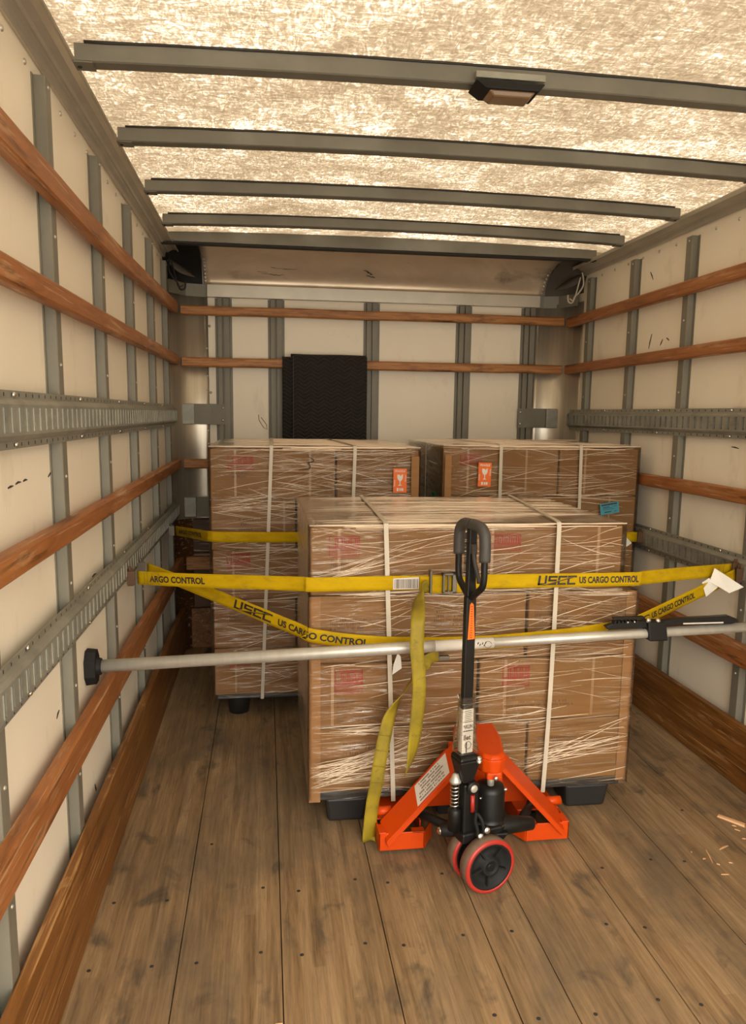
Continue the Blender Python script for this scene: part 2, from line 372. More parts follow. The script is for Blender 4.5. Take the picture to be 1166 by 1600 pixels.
# ------------------------------------------------------------------ truck box: floor
joints = [-.60, -.25, .033, .333, .625, .771, 1.067, 1.36, 1.645, 2.0]
bm = BM()
for a, c_ in zip(joints, joints[1:]): bx(bm, a + .0016, c_ - .0016, YE, YB + .1, -.03, 0)
bx(bm, -.6, 2.0, YE, YB + .1, -.05, -.03, 1)
FLOOR = struct('floor', bm, ['floor', 'dark'])
for (x, y) in [(-.486, 1.948), (-.32, 1.944), (-.315, 2.231), (-.475, 2.238), (-.025, 1.963), (-.02, 2.26), (-.2, 1.942), (-.199, 2.532), (.379, 1.943), (.559, 1.964), (.271, 1.964), (.089, 1.939), (.562, 1.662), (.277, 2.269), (.38, 2.239), (.566, 2.266), (.092, 2.23), (.706, 1.963), (1.11, 2.234), (1.298, 2.26), (.998, 1.959), (1.106, 1.931), (1.001, 1.659), (.669, 1.637), (1.408, 2.236), (1.104, 1.629), (1.584, 2.558), (.818, 1.633)]:
    bm = BM(); lathe(bm, [(.0058, 0), (.0058, .0006), (.004, .0007), (0, .0004)], (x, y, 0), (0, 0, 1), 10)
    obj('screw', bm, 'seal', FLOOR)

# ------------------------------------------------------------------ walls
def side_wall(name, X, out_, yend, zr):
    bm = BM(); bx(bm, min(X, X + out_ * .03), max(X, X + out_ * .03), YE, yend, -.03, 2.47)
    y = .12
    while y < 4.6:
        dome(bm, (X, y, zr), (-out_, 0, 0), .008, 1); y += .165
    return struct(name, bm, ['lining', 'alu_plain'])
WL_ = side_wall('wall_left', PL, -1, YB, 2.338)
WR_ = side_wall('wall_right', PR, 1, YB, 2.325)
bm = BM(); bx(bm, -.62, 2.01, YB, YB + .03, -.03, 2.5)
for z in (.3, .62, .95, 1.3, 1.62, 1.78, 2.02):
    for x in (-.335, 1.745): dome(bm, (x, YB, z), (0, -1, 0), .009, 1)
WB_ = struct('wall_back', bm, ['lining', 'alu_plain'])
def marks(par, X, sg, segs):
    for k, pts in enumerate(segs):
        bm = BM(); tube(bm, [(X + sg * .0006, y, z) for y, z in pts], [.0018] + [.0032] * (len(pts) - 2) + [.0014], 5); obj('scuff_mark', bm, 'ink', par)
marks(WL_, PL, 1, [[(2.187, 1.617), (2.190, 1.608), (2.192, 1.600)], [(2.198, 1.612), (2.200, 1.606), (2.203, 1.599)], [(1.802, 1.325), (1.82, 1.327), (1.837, 1.327)], [(1.856, 1.329), (1.875, 1.332), (1.894, 1.331)], [(1.913, 1.331), (1.928, 1.333), (1.943, 1.332)], [(2.583, .954), (2.61, .956), (2.641, .953)], [(2.116, .676), (2.10, .672), (2.089, .662)], [(2.492, .267), (2.497, .25), (2.505, .236)], [(2.125, 1.324), (2.17, 1.342), (2.214, 1.358)]])
marks(WR_, PR, -1, [[(3.771, 1.924), (3.785, 1.885), (3.795, 1.852)], [(3.657, 1.888), (3.668, 1.872), (3.679, 1.859)], [(3.621, 1.891), (3.61, 1.886), (3.594, 1.876)], [(3.827, 2.24), (3.81, 2.22), (3.795, 2.197)], [(3.014, 1.382), (2.99, 1.380), (2.964, 1.377)]])
bm = BM(); tube(bm, [(-.044, YB - .0004, 1.488), (-.040, YB - .0004, 1.452), (-.013, YB - .0004, 1.408), (.008, YB - .0004, 1.397), (.006, YB - .0004, 1.425), (-.028, YB - .0004, 1.472)], .0022, 5); obj('scuff_mark', bm, 'card2', WB_)
# curved aluminium corners of the bulkhead
for k, (xc, sgn, nm) in enumerate(((PL, 1, 'trim_1'), (PR, -1, 'trim_2'))):
    bm = BM(); prof = []
    for i in range(13):
        a = i / 12 * math.pi / 2
        prof.append((xc + sgn * .205 * (1 - math.cos(a)), 4.655 + .215 * math.sin(a)))
    prof.append((xc + sgn * .232, 4.872))
    lo = [[bm.verts.new((x, y, z)) for x, y in prof] for z in (0, .84, 1.4, 2.21)]
    for lv, (a, c_) in enumerate(zip(lo, lo[1:])):
        for i in range(len(prof) - 1):
            f = bm.faces.new((a[i], a[i + 1], c_[i + 1], c_[i])); f.smooth = True; f.material_index = 2 if lv == 0 else 0
    for j in range(26): dome(bm, (xc + sgn * .222, 4.872, .06 + j * .083), (0, -1, 0), .0055, 1)
    o = struct(nm, bm, ['alu_corner', 'alu_plain', 'liner']); o.modifiers.new('thick', 'SOLIDIFY').thickness = .003

bm = BM()
for z0, z1 in ((.265, .40), (.405, .62), (.625, .835)): bx(bm, PL + .07, PR - .07, 4.846, 4.872, z0, z1)
struct('trim_7', bm, 'liner', bevel=.003)
# ------------------------------------------------------------------ roof
bm = BM(); NX = 24; ys = [YE - .3 + i * (4.46 - YE + .3) / 12 for i in range(13)]
def crown(x): return .022 * (1 - ((x - .695) / 1.29) ** 2)
rows = [[bm.verts.new((-.60 + i * 2.59 / NX, y, 2.447 + crown(-.60 + i * 2.59 / NX))) for i in range(NX + 1)] for y in ys]
for a, c_ in zip(rows, rows[1:]):
    for i in range(NX): bm.faces.new((a[i], a[i + 1], c_[i + 1], c_[i])).smooth = True
struct('ceiling', bm, 'roof')
for nm, xw, sg, zo in (('trim_3', PL, 1, 0.0), ('trim_4', PR, -1, -.012)):
    pr = [(0, 2.372), (.010, 2.368), (.016, 2.374), (.018, 2.392), (.026, 2.398), (.034, 2.396), (.040, 2.402), (.060, 2.412), (.078, 2.409), (.089, 2.400), (.092, 2.404), (.090, 2.408), (.03, 2.414), (-.01, 2.47), (-.02, 2.47), (-.02, 2.372)]
    bm = BM(); prism(bm, [(xw + sg * a, z + (zo if i < 10 else 0)) for i, (a, z) in enumerate(pr)], 'Y', YE - .3, 4.64)
    struct(nm, bm, 'alu_plain')
bowlab = ['nearest roof bow, widest in the photo, carrying the dome lamp', 'second roof bow from the camera, just behind the lamp bow', 'third roof bow from the camera, right end meeting the top rail', 'shortest roof bow, last one before the bulkhead header']
for i, yf in enumerate((2.276, 2.872, 3.46, 4.01)):
    t_ = thing('roof_bow', 'grey steel ' + bowlab[i], 'roof bow', (.695, yf, 2.40), 'roof bows')
    bm = BM(); rings = []
    for j in range(25):
        x = -.486 + j * 2.365 / 24; z = 2.40 + crown(x) - .004
        rings.append([bm.verts.new(p) for p in ((x, yf - .046, z + .003), (x, yf - .042, z), (x, yf, z), (x, yf, z + .045), (x, yf - .046, z + .045))])
    for a, c_ in zip(rings, rings[1:]):
        for k in range(5): bm.faces.new((a[k], a[(k + 1) % 5], c_[(k + 1) % 5], c_[k]))
    bm.faces.new(list(reversed(rings[0]))); bm.faces.new(rings[-1]); obj('channel', bm, 'bow', t_)
    bm = BM(); pts = []
    for j in range(40):
        x = -.46 + j * 2.31 / 39; pts.append((x, yf - .047, 2.4435 + crown(x) + .002 * noise.noise(Vector((x * 6, yf, 0)))))
    tube(bm, pts, [.0035 + .0025 * abs(noise.noise(Vector((p[0] * 9, yf, 2)))) for p in pts], 6); obj('sealant_bead', bm, 'seal', t_)
    for sg, xe in ((1, -.490), (-1, 1.882)):
        bm = BM(); bx(bm, min(xe, xe + sg * .05), max(xe, xe + sg * .05), yf - .05, yf + .004, 2.397, 2.4)
        dome(bm, (xe + sg * .012, yf - .02, 2.397), (0, 0, -1), .006, 1); obj('end_bracket', bm, ['bow', 'dark'], t_)
# bulkhead: roof header, curved nose panel, flange
bm = BM(); bx(bm, -.52, 1.90, 4.36, 4.382, 2.404, 2.414); bx(bm, -.52, 1.90, 4.36, 4.366, 2.414, 2.47); bx(bm, -.55, 1.93, 4.378, 4.43, 2.396, 2.404, 1); struct('trim_5', bm, ['bow', 'seal'])
bm = BM(); cols = []
X0, X1 = -.365, 1.78
for i in range(49):
    x = X0 + (X1 - X0) * i / 48; ring = []
    for j in range(15):
        a = j / 14 * math.pi / 2; y = 4.45 + .42 * math.cos(a); z = 2.262 + .185 * math.sin(a)
        d = .006 * noise.noise(Vector((x * 2.3, a * 1.5, 3.3))) + .016 * max(0, 1 - ((x - .655) ** 2 + ((a - .75) * .25) ** 2) ** .5 / .05) + .007 * max(0, 1 - ((x - 1.2) ** 2 + ((a - .7) * .25) ** 2) ** .5 / .06)
        ring.append(bm.verts.new((x, y + d * math.cos(a), z + d * math.sin(a))))
    cols.append(ring)
for a, c_ in zip(cols, cols[1:]):
    for j in range(14): bm.faces.new((a[j], a[j + 1], c_[j + 1], c_[j])).smooth = True
for x in (X0 + .012, X1 - .012):
    for j in range(1, 10):
        a = j / 14 * math.pi / 2; dome(bm, (x, 4.45 + .417 * math.cos(a), 2.262 + .183 * math.sin(a)), (0, -math.cos(a), -math.sin(a)), .006, 1)
bm2 = BM(); bx(bm2, -.62, 2.01, 4.40, 4.92, 2.475, 2.485); bx(bm2, -.62, 2.01, 4.40, 4.41, 2.415, 2.475); struct('light_leak_cover', bm2, 'alu_plain')  # unseen cover plate added to block daylight leaking in above the nose
NOSE = obj('curved_panel', bm, ['alu', 'alu_plain']); NOSE.modifiers.new('thick', 'SOLIDIFY').thickness = .004
bm = BM()
def onnose(x, a, k=.003): return (x, 4.45 + (.42 - k) * math.cos(a), 2.262 + (.185 - k) * math.sin(a))
for (xa, xb, a0, a1, wd) in ((-.22, .05, .62, .60, .005), (-.05, .20, .60, .57, .006), (-.16, .02, .48, .44, .006), (-.04, .12, .42, .36, .005), (-.20, -.185, .72, .50, .006), (.60, .66, .62, .50, .018), (.62, .68, .48, .40, .014)):
    rr = random.Random(int(xb * 977)); pts = [onnose(xa + (xb - xa) * i / 10, a0 + (a1 - a0) * i / 10 + rr.gauss(0, .012)) for i in range(11)]
    tube(bm, pts, [wd * .35 * (.3 + rr.random()) * math.sin(math.pi * (i + .5) / 11) + .0004 for i in range(11)], 5)
obj('black_scuff', bm, 'dark', NOSE)['kind'] = 'stuff'
tag(NOSE, 'curved dented aluminium panel spanning the top of the bulkhead', 'metal panel')
bm = BM(); bx(bm, X0 + .02, X1 - .03, 4.842, 4.876, 2.188, 2.262); FL = obj('metal_strip', bm, 'alu_plain', bevel=.003)
tag(FL, 'pale flat metal flange below the curved aluminium panel', 'metal flange')
for nm, xa, xb, sg, lab in (('l', PL, X0, 1, 'left'), ('r', PR, X1, -1, 'right')):
    t_ = thing('corner_fairing', 'dark rounded corner cap with dangling cable at upper %s of the bulkhead' % lab, 'corner piece', ((xa + xb) / 2, 4.7, 2.19), 'bulkhead corner caps')
    bm = BM(); G = []
    for i in range(9):
        s_ = i / 8; x = xb - sg * .006 + (xa - xb + sg * .006) * s_; pull = .20 * (1 - math.sqrt(max(0, 1 - s_ ** 2)))
        G.append([bm.verts.new((x, 4.45 + (.42 - pull) * math.cos(j / 10 * math.pi / 2), 2.262 + .18 * math.sin(j / 10 * math.pi / 2))) for j in range(11)])
    for a, c_ in zip(G, G[1:]):
        for j in range(10): bm.faces.new((a[j], a[j + 1], c_[j + 1], c_[j])).smooth = True
    obj('cap_shell', bm, 'black_matte' if sg > 0 else 'grey_board', t_)
    bm = BM(); P = [(xb - sg * -.06, 4.868), (xb, 4.864), ((xa + xb) / 2, 4.84), (xa + sg * .02, 4.70)]
    lo = [bm.verts.new((x, y, 2.188)) for x, y in P]; hi = [bm.verts.new((x, y, 2.262)) for x, y in P]
    for i in range(3): bm.faces.new((lo[i], lo[i + 1], hi[i + 1], hi[i]))
    for dz in (.018, .055): dome(bm, (xb + sg * .03, 4.862, 2.188 + dz), (0, -1, 0), .005, 1)
    o = obj('corner_strip', bm, ['steel', 'dark'], t_); o.modifiers.new('thick', 'SOLIDIFY').thickness = .004
    bm = BM(); A = (xa + sg * .035, 4.62, 2.36); 
    fl = [(xa + sg * .03, 4.60, 2.345), (xa + sg * .06, 4.62, 2.31), (xa + sg * .10, 4.65, 2.285), (xa + sg * .165, 4.70, 2.275)]
    fu = [(xa + sg * .04, 4.66, 2.36), (xa + sg * .08, 4.68, 2.345), (xa + sg * .12, 4.70, 2.32), (xa + sg * .17, 4.71, 2.278)]
    a = [bm.verts.new(p) for p in smoothpath(fl, 5)]; c_ = [bm.verts.new(p) for p in smoothpath(fu, 5)]
    for i in range(len(a) - 1): bm.faces.new((a[i], a[i + 1], c_[i + 1], c_[i])).smooth = True
    o = obj('curved_flap', bm, 'grey_board', t_); o.modifiers.new('thick', 'SOLIDIFY').thickness = .006
    bm = BM()
    tube(bm, smoothpath([(xa + sg * .045, 4.60, 2.37), (xa + sg * .04, 4.585, 2.30), (xa + sg * .06, 4.59, 2.255), (xa + sg * .085, 4.60, 2.225), (xa + sg * .10, 4.60, 2.19), (xa + sg * .125, 4.60, 2.195), (xa + sg * .13, 4.60, 2.235)]), .005, 7)
    tube(bm, smoothpath([(xa + sg * .055, 4.60, 2.34), (xa + sg * .075, 4.60, 2.26), (xa + sg * .09, 4.605, 2.205), (xa + sg * .115, 4.61, 2.215)]), .004, 7)
    obj('cable_hook', bm, 'black' if sg > 0 else 'band', t_)

# ------------------------------------------------------------------ posts
ordn = ['first', 'second', 'third', 'fourth', 'fifth', 'sixth', 'seventh']
def hat_post(x, sg, y, z0, z1, wd=.050, d=.03):
    # hat section with its flanges on the lining, raised face towards the room
    bm = BM(); X = x
    pr = [(0, -.018), (.003, -.018), (.003, -.002), (d - .002, 0), (d, .002), (d, wd - .002), (d - .002, wd), (.003, wd + .002), (.003, wd + .018), (0, wd + .018)]
    hull8(bm, [(X + sg * a, y + b_, z0) for a, b_ in pr], [(X + sg * a, y + b_, z1) for a, b_ in pr])
    for z in (z1 - .02, .45, .72, 1.02, 1.32, 1.62, 1.95):
        if z0 < z < z1: dome(bm, (X + sg * d, y + wd / 2, z), (sg, 0, 0), .0055, 1)
    return bm
left_where = ['nearest, cut by the left edge of the photo', 'with the black pole pad right beside it', 'second one behind the pole pad', 'just beyond the front strap hooks', 'second from the far corner, beside the rear strap hook', 'last one, at the far corner']
for i, y in enumerate((1.555, 2.165, 2.78, 3.385, 3.995, 4.55)):
    o = obj('wall_post', hat_post(PL, 1, y, .01, 2.335 if i else 2.335), ['steel', 'alu_plain'])
    tag(o, 'grey post on left wall, %s' % left_where[i], 'post', 'left wall posts')
right_where = ['nearest, at the front strap hooks', 'directly behind the black ratchet of the pole', 'above the right end of the rear strap', 'at the front right corner']
for i, y in enumerate((2.79, 3.395, 3.945, 4.5)):
    o = obj('wall_post', hat_post(PR, -1, y, .01, 2.325), ['steel', 'alu_plain'])
    tag(o, 'grey steel post on right wall, %s' % right_where[i], 'post', 'right wall posts')
for i, (x, lab) in enumerate(((-.285, 'leftmost, beside the left end plate'), (.035, 'just left of the black blanket'), (.63, 'against the right edge of the black blanket'), (1.225, 'second from the right'), (1.655, 'rightmost, beside the right end plate'))):
    bm = BM(); wd = .072
    pr = [(-.016, 0), (-.016, -.003), (0, -.003), (.001, -.03), (.026, -.03), (.027, -.012), (.036, -.012), (.037, -.03), (wd - .002, -.03), (wd, -.003), (wd + .014, -.003), (wd + .014, 0)]
    prism(bm, [(x + a, YB + b_) for a, b_ in pr], 'Z', .01, 2.186); o = obj('wall_post', bm, 'steel')
    tag(o, 'grey steel double post on the front bulkhead, ' + lab, 'post', 'bulkhead posts')

# ------------------------------------------------------------------ wooden slats
def slat_y(X, sg, z0, z1, y1, mat, zbow=None, y0=YE + .1):
    """slat along a side wall; X is its room face"""
    bm = BM(); N = 22; rings = []; th = .032; ch = .006
    for i in range(N + 1):
        y = y0 + (y1 - y0) * i / N; dz = zbow(y) if zbow else 0
        dz += .0015 * noise.noise(Vector((y * 4, z0 * 9, X)))
        pr = [(X - sg * th, z0), (X - sg * ch, z0), (X, z0 + ch), (X, z1 - ch), (X - sg * ch, z1), (X - sg * th, z1)]
        rings.append([bm.verts.new((a, y, b_ + dz)) for a, b_ in pr])
    for a, c_ in zip(rings, rings[1:]):
        for k in range(6): bm.faces.new((a[k], a[(k + 1) % 6], c_[(k + 1) % 6], c_[k]))
    bm.faces.new(list(reversed(rings[0]))); bm.faces.new(rings[-1])
    return obj('tie_rail', bm, mat)
bow1 = lambda y: max(0, (y - 2.9)) / 2 * .062 + .004 - .004 * min(1, max(0, y - 1.7))
bow2 = lambda y: (y - 1.6) / 3.2 * .026
lab4 = ['topmost, under the roof rail', 'second from the top, above the upper slotted track', 'between the two slotted tracks', 'lowest, just above the kick board']
for i, (z0, z1, f) in enumerate(((2.022, 2.092, bow1), (1.755, 1.812, bow2), (1.150, 1.207, lambda y: (y - 1.5) / 3.2 * .008), (.520, .617, lambda y: -(y - 1.4) * .004))):
    o = slat_y(XL, 1, z0, z1, 4.80, 'slat', f); tag(o, 'worn reddish wooden slat along left wall, ' + lab4[i], 'wood slat', 'left wall slats')
for i, (z0, z1) in enumerate(((2.062, 2.122), (1.770, 1.826), (1.158, 1.217), (.497, .588))):
    o = slat_y(XR, -1, z0, z1, 4.775, 'slat'); tag(o, 'red-brown wooden slat along right wall, ' + lab4[i], 'wood slat', 'right wall slats')
labb = ['top one, under the pale metal flange', 'with the black blanket draped over it', 'at the top height of the rear left load', 'in the dark gap beside the rear left load']
for i, (z0, z1) in enumerate(((2.077, 2.130), (1.772, 1.827), (1.155, 1.212), (.515, .60))):
    bm = BM(); N = 30; rings = []
    for j in range(N + 1):
        x = -.498 + 2.398 * j / N; dz = .003 * noise.noise(Vector((x * 2.6, i * 5., 0)))
        rings.append([bm.verts.new((x, y, z + dz)) for y, z in ((4.835, z0), (4.808, z0), (4.80, z0 + .008), (4.80, z1 - .008), (4.808, z1), (4.835, z1))])
    for a, c_ in zip(rings, rings[1:]):
        for k in range(6): bm.faces.new((a[k], a[(k + 1) % 6], c_[(k + 1) % 6], c_[k]))
    bm.faces.new(list(reversed(rings[0]))); bm.faces.new(rings[-1])
    o = obj('tie_rail', bm, 'slat_back'); tag(o, 'honey-brown wooden slat across the bulkhead, ' + labb[i], 'wood slat', 'bulkhead slats')
# kick boards
bm = BM(); bx(bm, SL + .001, XL, YE, 4.83, .001, .278); struct('baseboard_left', bm, 'kick', bevel=.004)
bm = BM(); bx(bm, XR, SR - .001, YE, 4.83, .118, .262); bx(bm, XR + .004, SR - .001, YE, 4.83, .001, .116); struct('baseboard_right', bm, 'kick', bevel=.004)
bm = BM(); bx(bm, XL + .002, XR - .002, 4.835, YB - .002, .001, .26); struct('baseboard_back', bm, 'kick', bevel=.004)

# ------------------------------------------------------------------ slotted cargo tracks
def etrack(X, sg, z0, y0, y1, label, grp):
    t_ = thing('cargo_track', label, 'cargo track', (X, (y0 + y1) / 2, z0), grp)
    d = .020
    def pt(a, y, z): return (X + sg * a, y, z0 + z)
    lowp = [(0, 0), (.002, 0), (.003, .017), (.012, .021), (d, .030)]; upp = [(d, .096), (.012, .105), (.003, .109), (.002, .126), (0, .126)]
    bm = BM()
    for prof in (lowp, upp):
        a = [bm.verts.new(pt(p, y0, z)) for p, z in prof]; c_ = [bm.verts.new(pt(p, y1, z)) for p, z in prof]
        for i in range(4): bm.faces.new((a[i], a[i + 1], c_[i + 1], c_[i]))
    y = y0; P = .0508; sw = .016; s0, s1 = .037, .089; ib = .011
    while y + P <= y1 + 1e-6:
        ya, yb = y + (P - sw) / 2, y + (P + sw) / 2
        for (u0, u1, v0, v1) in ((y, ya, .030, .096), (yb, y + P, .030, .096), (ya, yb, .030, s0), (ya, yb, s1, .096)):
            quad(bm, [pt(d, u0, v0), pt(d, u1, v0), pt(d, u1, v1), pt(d, u0, v1)])
        # rolled lip and recess of the slot
        for (p, q_) in (((ya, s0), (yb, s0)), ((yb, s0), (yb, s1)), ((yb, s1), (ya, s1)), ((ya, s1), (ya, s0))):
            quad(bm, [pt(d, *p), pt(d, *q_), pt(ib, *q_), pt(ib, *p)], 0)
        quad(bm, [pt(ib, ya, s0), pt(ib, yb, s0), pt(ib, yb, s1), pt(ib, ya, s1)], 0)
        quad(bm, [pt(ib + .001, ya, s0), pt(ib + .001, ya + .0045, s0), pt(ib + .001, ya + .0045, s1), pt(ib + .001, ya, s1)], 1)
        ht = .0075   # dark patches painted at the slot ends
        for v0 in (s0 - .004, s1 - .007): quad(bm, [pt(ib + .0012, ya + .002, v0 + .004), pt(ib + .0012, yb, v0 + .004), pt(ib + .0012, yb, v0 + .004 + ht), pt(ib + .0012, ya + .002, v0 + .004 + ht)], 1)
        if sg > 0: bx(bm, X + d - .001, X + d + .0022, ya - .004, ya, z0 + s0, z0 + s1)
        else: bx(bm, X - d - .0022, X - d + .001, yb, yb + .004, z0 + s0, z0 + s1)
        for v in (.009, .117): quad(bm, [pt(.0032, y + .022, v - .004), pt(.0032, y + .028, v - .004), pt(.0032, y + .028, v + .004), pt(.0032, y + .022, v + .004)], 1)
        y += P
    quad(bm, [pt(p, y1, z) for p, z in lowp + upp])
    obj('slotted_rail', bm, ['galv', 'dark'], t_)
    for k in range(8):
        yy = y0 + .3 + k * .6075
        if yy < y1 - .05:
            for v in (.009, .117):
                bm = BM(); dome(bm, (X + sg * .003, yy, z0 + v), (sg, 0, 0), .007); obj('bolt', bm, 'chrome', t_)
etrack(SL, 1, 1.415, -.35, 4.74, 'slotted steel cargo track on left wall, upper one with no strap hooked', 'left cargo tracks')
etrack(SL, 1, .845, -.35, 4.74, 'slotted steel cargo track on left wall, lower one with yellow straps hooked in', 'left cargo tracks')
etrack(SR, -1, 1.418, -.35, 4.72, 'slotted steel cargo track on right wall, upper one with no strap hooked', 'right cargo tracks')
etrack(SR, -1, .822, -.35, 4.72, 'slotted steel cargo track on right wall, lower one with straps hooked in', 'right cargo tracks')
for (xa, xb, z, lab) in ((-.52, -.245, 1.425, 'upper left of bulkhead, above rear left load'), (1.63, 1.905, 1.425, 'upper right of bulkhead, above rear right load'), (-.52, -.245, .85, 'lower left of bulkhead, beside rear left load')):
    t_ = thing('track_end_plate', 'flat grey steel track end plate at ' + lab, 'metal plate', ((xa + xb) / 2, 4.79, z), 'track end plates')
    bm = BM(); inner = xa + .09 if xa < 0 else xb - .09
    bx(bm, xa, xb, 4.838, 4.842, z, z + .125); o = obj('plate', bm, 'steel', t_)
    bm = BM(); bx(bm, min(inner, xa if xa < 0 else xb), max(inner, xa if xa < 0 else xb), 4.815, 4.838, z, z + .125); obj('clip', bm, 'galv', t_, bevel=.004)
    ex = xb - .016 if xa < 0 else xa + .016
    for dz in (.025, .1):
        bm = BM(); dome(bm, (ex, 4.838, z + dz), (0, -1, 0), .008); obj('bolt', bm, 'chrome', t_)

# ------------------------------------------------------------------ dome lamp on the nearest bow
t_ = thing('dome_lamp', 'small dark dome lamp with smoky lens under the nearest roof bow', 'lamp', (.68, 2.2, 2.37))
bm = BM(); bx(bm, .585, .785, 2.208, 2.229, 2.427, 2.444); obj('bracket', bm, 'galv', t_, bevel=.001)
bm = BM(); hull8(bm, [(.605, 2.17, 2.385), (.755, 2.17, 2.385), (.755, 2.262, 2.385), (.605, 2.262, 2.385)], [(.575, 2.175, 2.408), (.775, 2.175, 2.408), (.775, 2.268, 2.408), (.575, 2.268, 2.408)]); obj('housing', bm, 'black_matte', t_, bevel=.004)
bm = BM(); hull8(bm, [(.63, 2.185, 2.371), (.735, 2.185, 2.371), (.735, 2.245, 2.371), (.63, 2.245, 2.371)], [(.615, 2.178, 2.386), (.748, 2.178, 2.386), (.748, 2.255, 2.386), (.615, 2.255, 2.386)]); obj('lens', bm, 'lens', t_, bevel=.004)

# ------------------------------------------------------------------ moving blanket on the bulkhead slat
t_ = thing('moving_blanket', 'folded black quilted blanket draped over a bulkhead slat', 'blanket', (.36, 4.79, 1.2))
def drape(x0, x1, yo, zb, sag):
    prof = [(4.79 - yo, zb), (4.788 - yo, 1.4), (4.790 - yo, 1.6), (4.790 - yo, 1.79), (4.794 - yo, 1.826 + yo), (4.806, 1.838 + yo), (4.83, 1.838 + yo), (4.843 + yo * .2, 1.826), (4.845, 1.6), (4.845, 1.35)]
    bm = BM(); N = 26; rows = []
    for (y, z) in prof:
        rows.append([bm.verts.new((x0 + (x1 - x0) * i / N + (.004 * noise.noise(Vector((z * 5, x0, 1))) if i in (0, N) else 0), y - .005 * (1 + noise.noise(Vector((i * .35, z * 2, yo * 90)))) * (1 if y < 4.8 else 0), z + sag * math.sin(i / N * 9 + 2) * (1 if z > 1.8 else .3))) for i in range(N + 1)])
    for a, c_ in zip(rows, rows[1:]):
        for i in range(N): bm.faces.new((a[i], a[i + 1], c_[i + 1], c_[i])).smooth = True
    return bm
o = obj('under_layer', drape(.105, .50, .004, 1.22, .0), 'blanket', t_); o.modifiers.new('thick', 'SOLIDIFY').thickness = .006
o = obj('quilted_layer', drape(.158, .625, .022, 1.20, .001), 'blanket', t_); o.modifiers.new('thick', 'SOLIDIFY').thickness = .01
bm = BM(); bx(bm, .168, .172, 4.745, 4.755, 1.20, 1.84); obj('stitched_seam', bm, 'seam', t_)

# ------------------------------------------------------------------ pallet loads
def print_lines(bm, x, z, w_, h, rows, y, mi=0, seed=0):
    rr = random.Random(seed)
    for r in range(rows):
        zz = z - r * h * 1.75; cx = x; end = x + w_ * rr.uniform(.55, 1.0)
        while cx < end:
            cw = h * rr.uniform(.45, .8)
            if rr.random() > .16:
                quad(bm, [(cx, y, zz), (cx + cw * .42, y, zz), (cx + cw * .42, y, zz + h), (cx, y, zz + h)], mi)
                if rr.random() > .35:
                    z2 = zz + h * rr.choice((0, .38, .75)); quad(bm, [(cx, y - .0001, z2), (cx + cw * .8, y - .0001, z2), (cx + cw * .8, y - .0001, z2 + h * .25), (cx, y - .0001, z2 + h * .25)], mi)
            cx += cw * 1.25
def red_mark(bm, x, z, w_, h, y):
    """red framed block, reversed letters in its upper half"""
    t2 = .0035
    for (a, c_, d0, d1) in ((x, x + w_, z - h, z - h + t2), (x, x + w_, z - t2, z), (x, x + t2, z - h, z), (x + w_ - t2, x + w_, z - h, z), (x, x + w_, z - h * .60, z - h * .54), (x + w_ * .18, x + w_, z - h * .14, z - h * .08)):
        quad(bm, [(a, y, d0), (c_, y, d0), (c_, y, d1), (a, y, d1)])
    n_ = 11
    for i in range(n_):
        cx = x + w_ * (.20 + .78 * i / n_); gap = i % 3 == 2
        quad(bm, [(cx, y, z - h * .54), (cx + w_ * (.028 if gap else .045), y, z - h * .54), (cx + w_ * (.028 if gap else .045), y, z - h * (.24 if gap else .1)), (cx, y, z - h * (.24 if gap else .1))])
    for i in range(6):
        zz = z - h * (.64 + .055 * i); quad(bm, [(x + w_ * .03, y, zz), (x + w_ * (.97 - .05 * (i % 3)), y, zz), (x + w_ * (.97 - .05 * (i % 3)), y, zz + h * .02), (x + w_ * .03, y, zz + h * .02)])
def carton(x0, x1, y0, y1, z0, z1, label, grp, red=None, lines=(), tapes=(), mat='card', seed=0):
    t_ = thing('carton', label, 'carton', ((x0 + x1) / 2, (y0 + y1) / 2, z0), grp)
    bm = BM(); bx(bm, x0, x1, y0, y1, z0, z1); obj('box_body', bm, mat, t_, bevel=.006, segs=3)
    bm = BM(); ym = (y0 + y1) / 2
    bx(bm, x0 + .01, x1 - .01, ym - .03, ym + .03, z1 - .0005, z1 + .0006); obj('top_tape', bm, 'tape', t_)
    for tx in tapes:
        bm = BM(); bx(bm, tx - .005, tx + .005, y0 - .0008, y0 + .01, z0 + .012, z1 - .004); obj('edge_tape', bm, 'tape', t_)
    if red:
        bm = BM(); red_mark(bm, red[0], red[1], red[2], red[3], y0 - .0009); obj('red_print', bm, 'red_print', t_)
    if lines:
        bm = BM()
        for k, (x, z, w_, h, rows) in enumerate(lines): print_lines(bm, x, z, w_, h, rows, y0 - .0009, 0, seed + k)
        obj('black_print', bm, 'black_print', t_)
    return t_
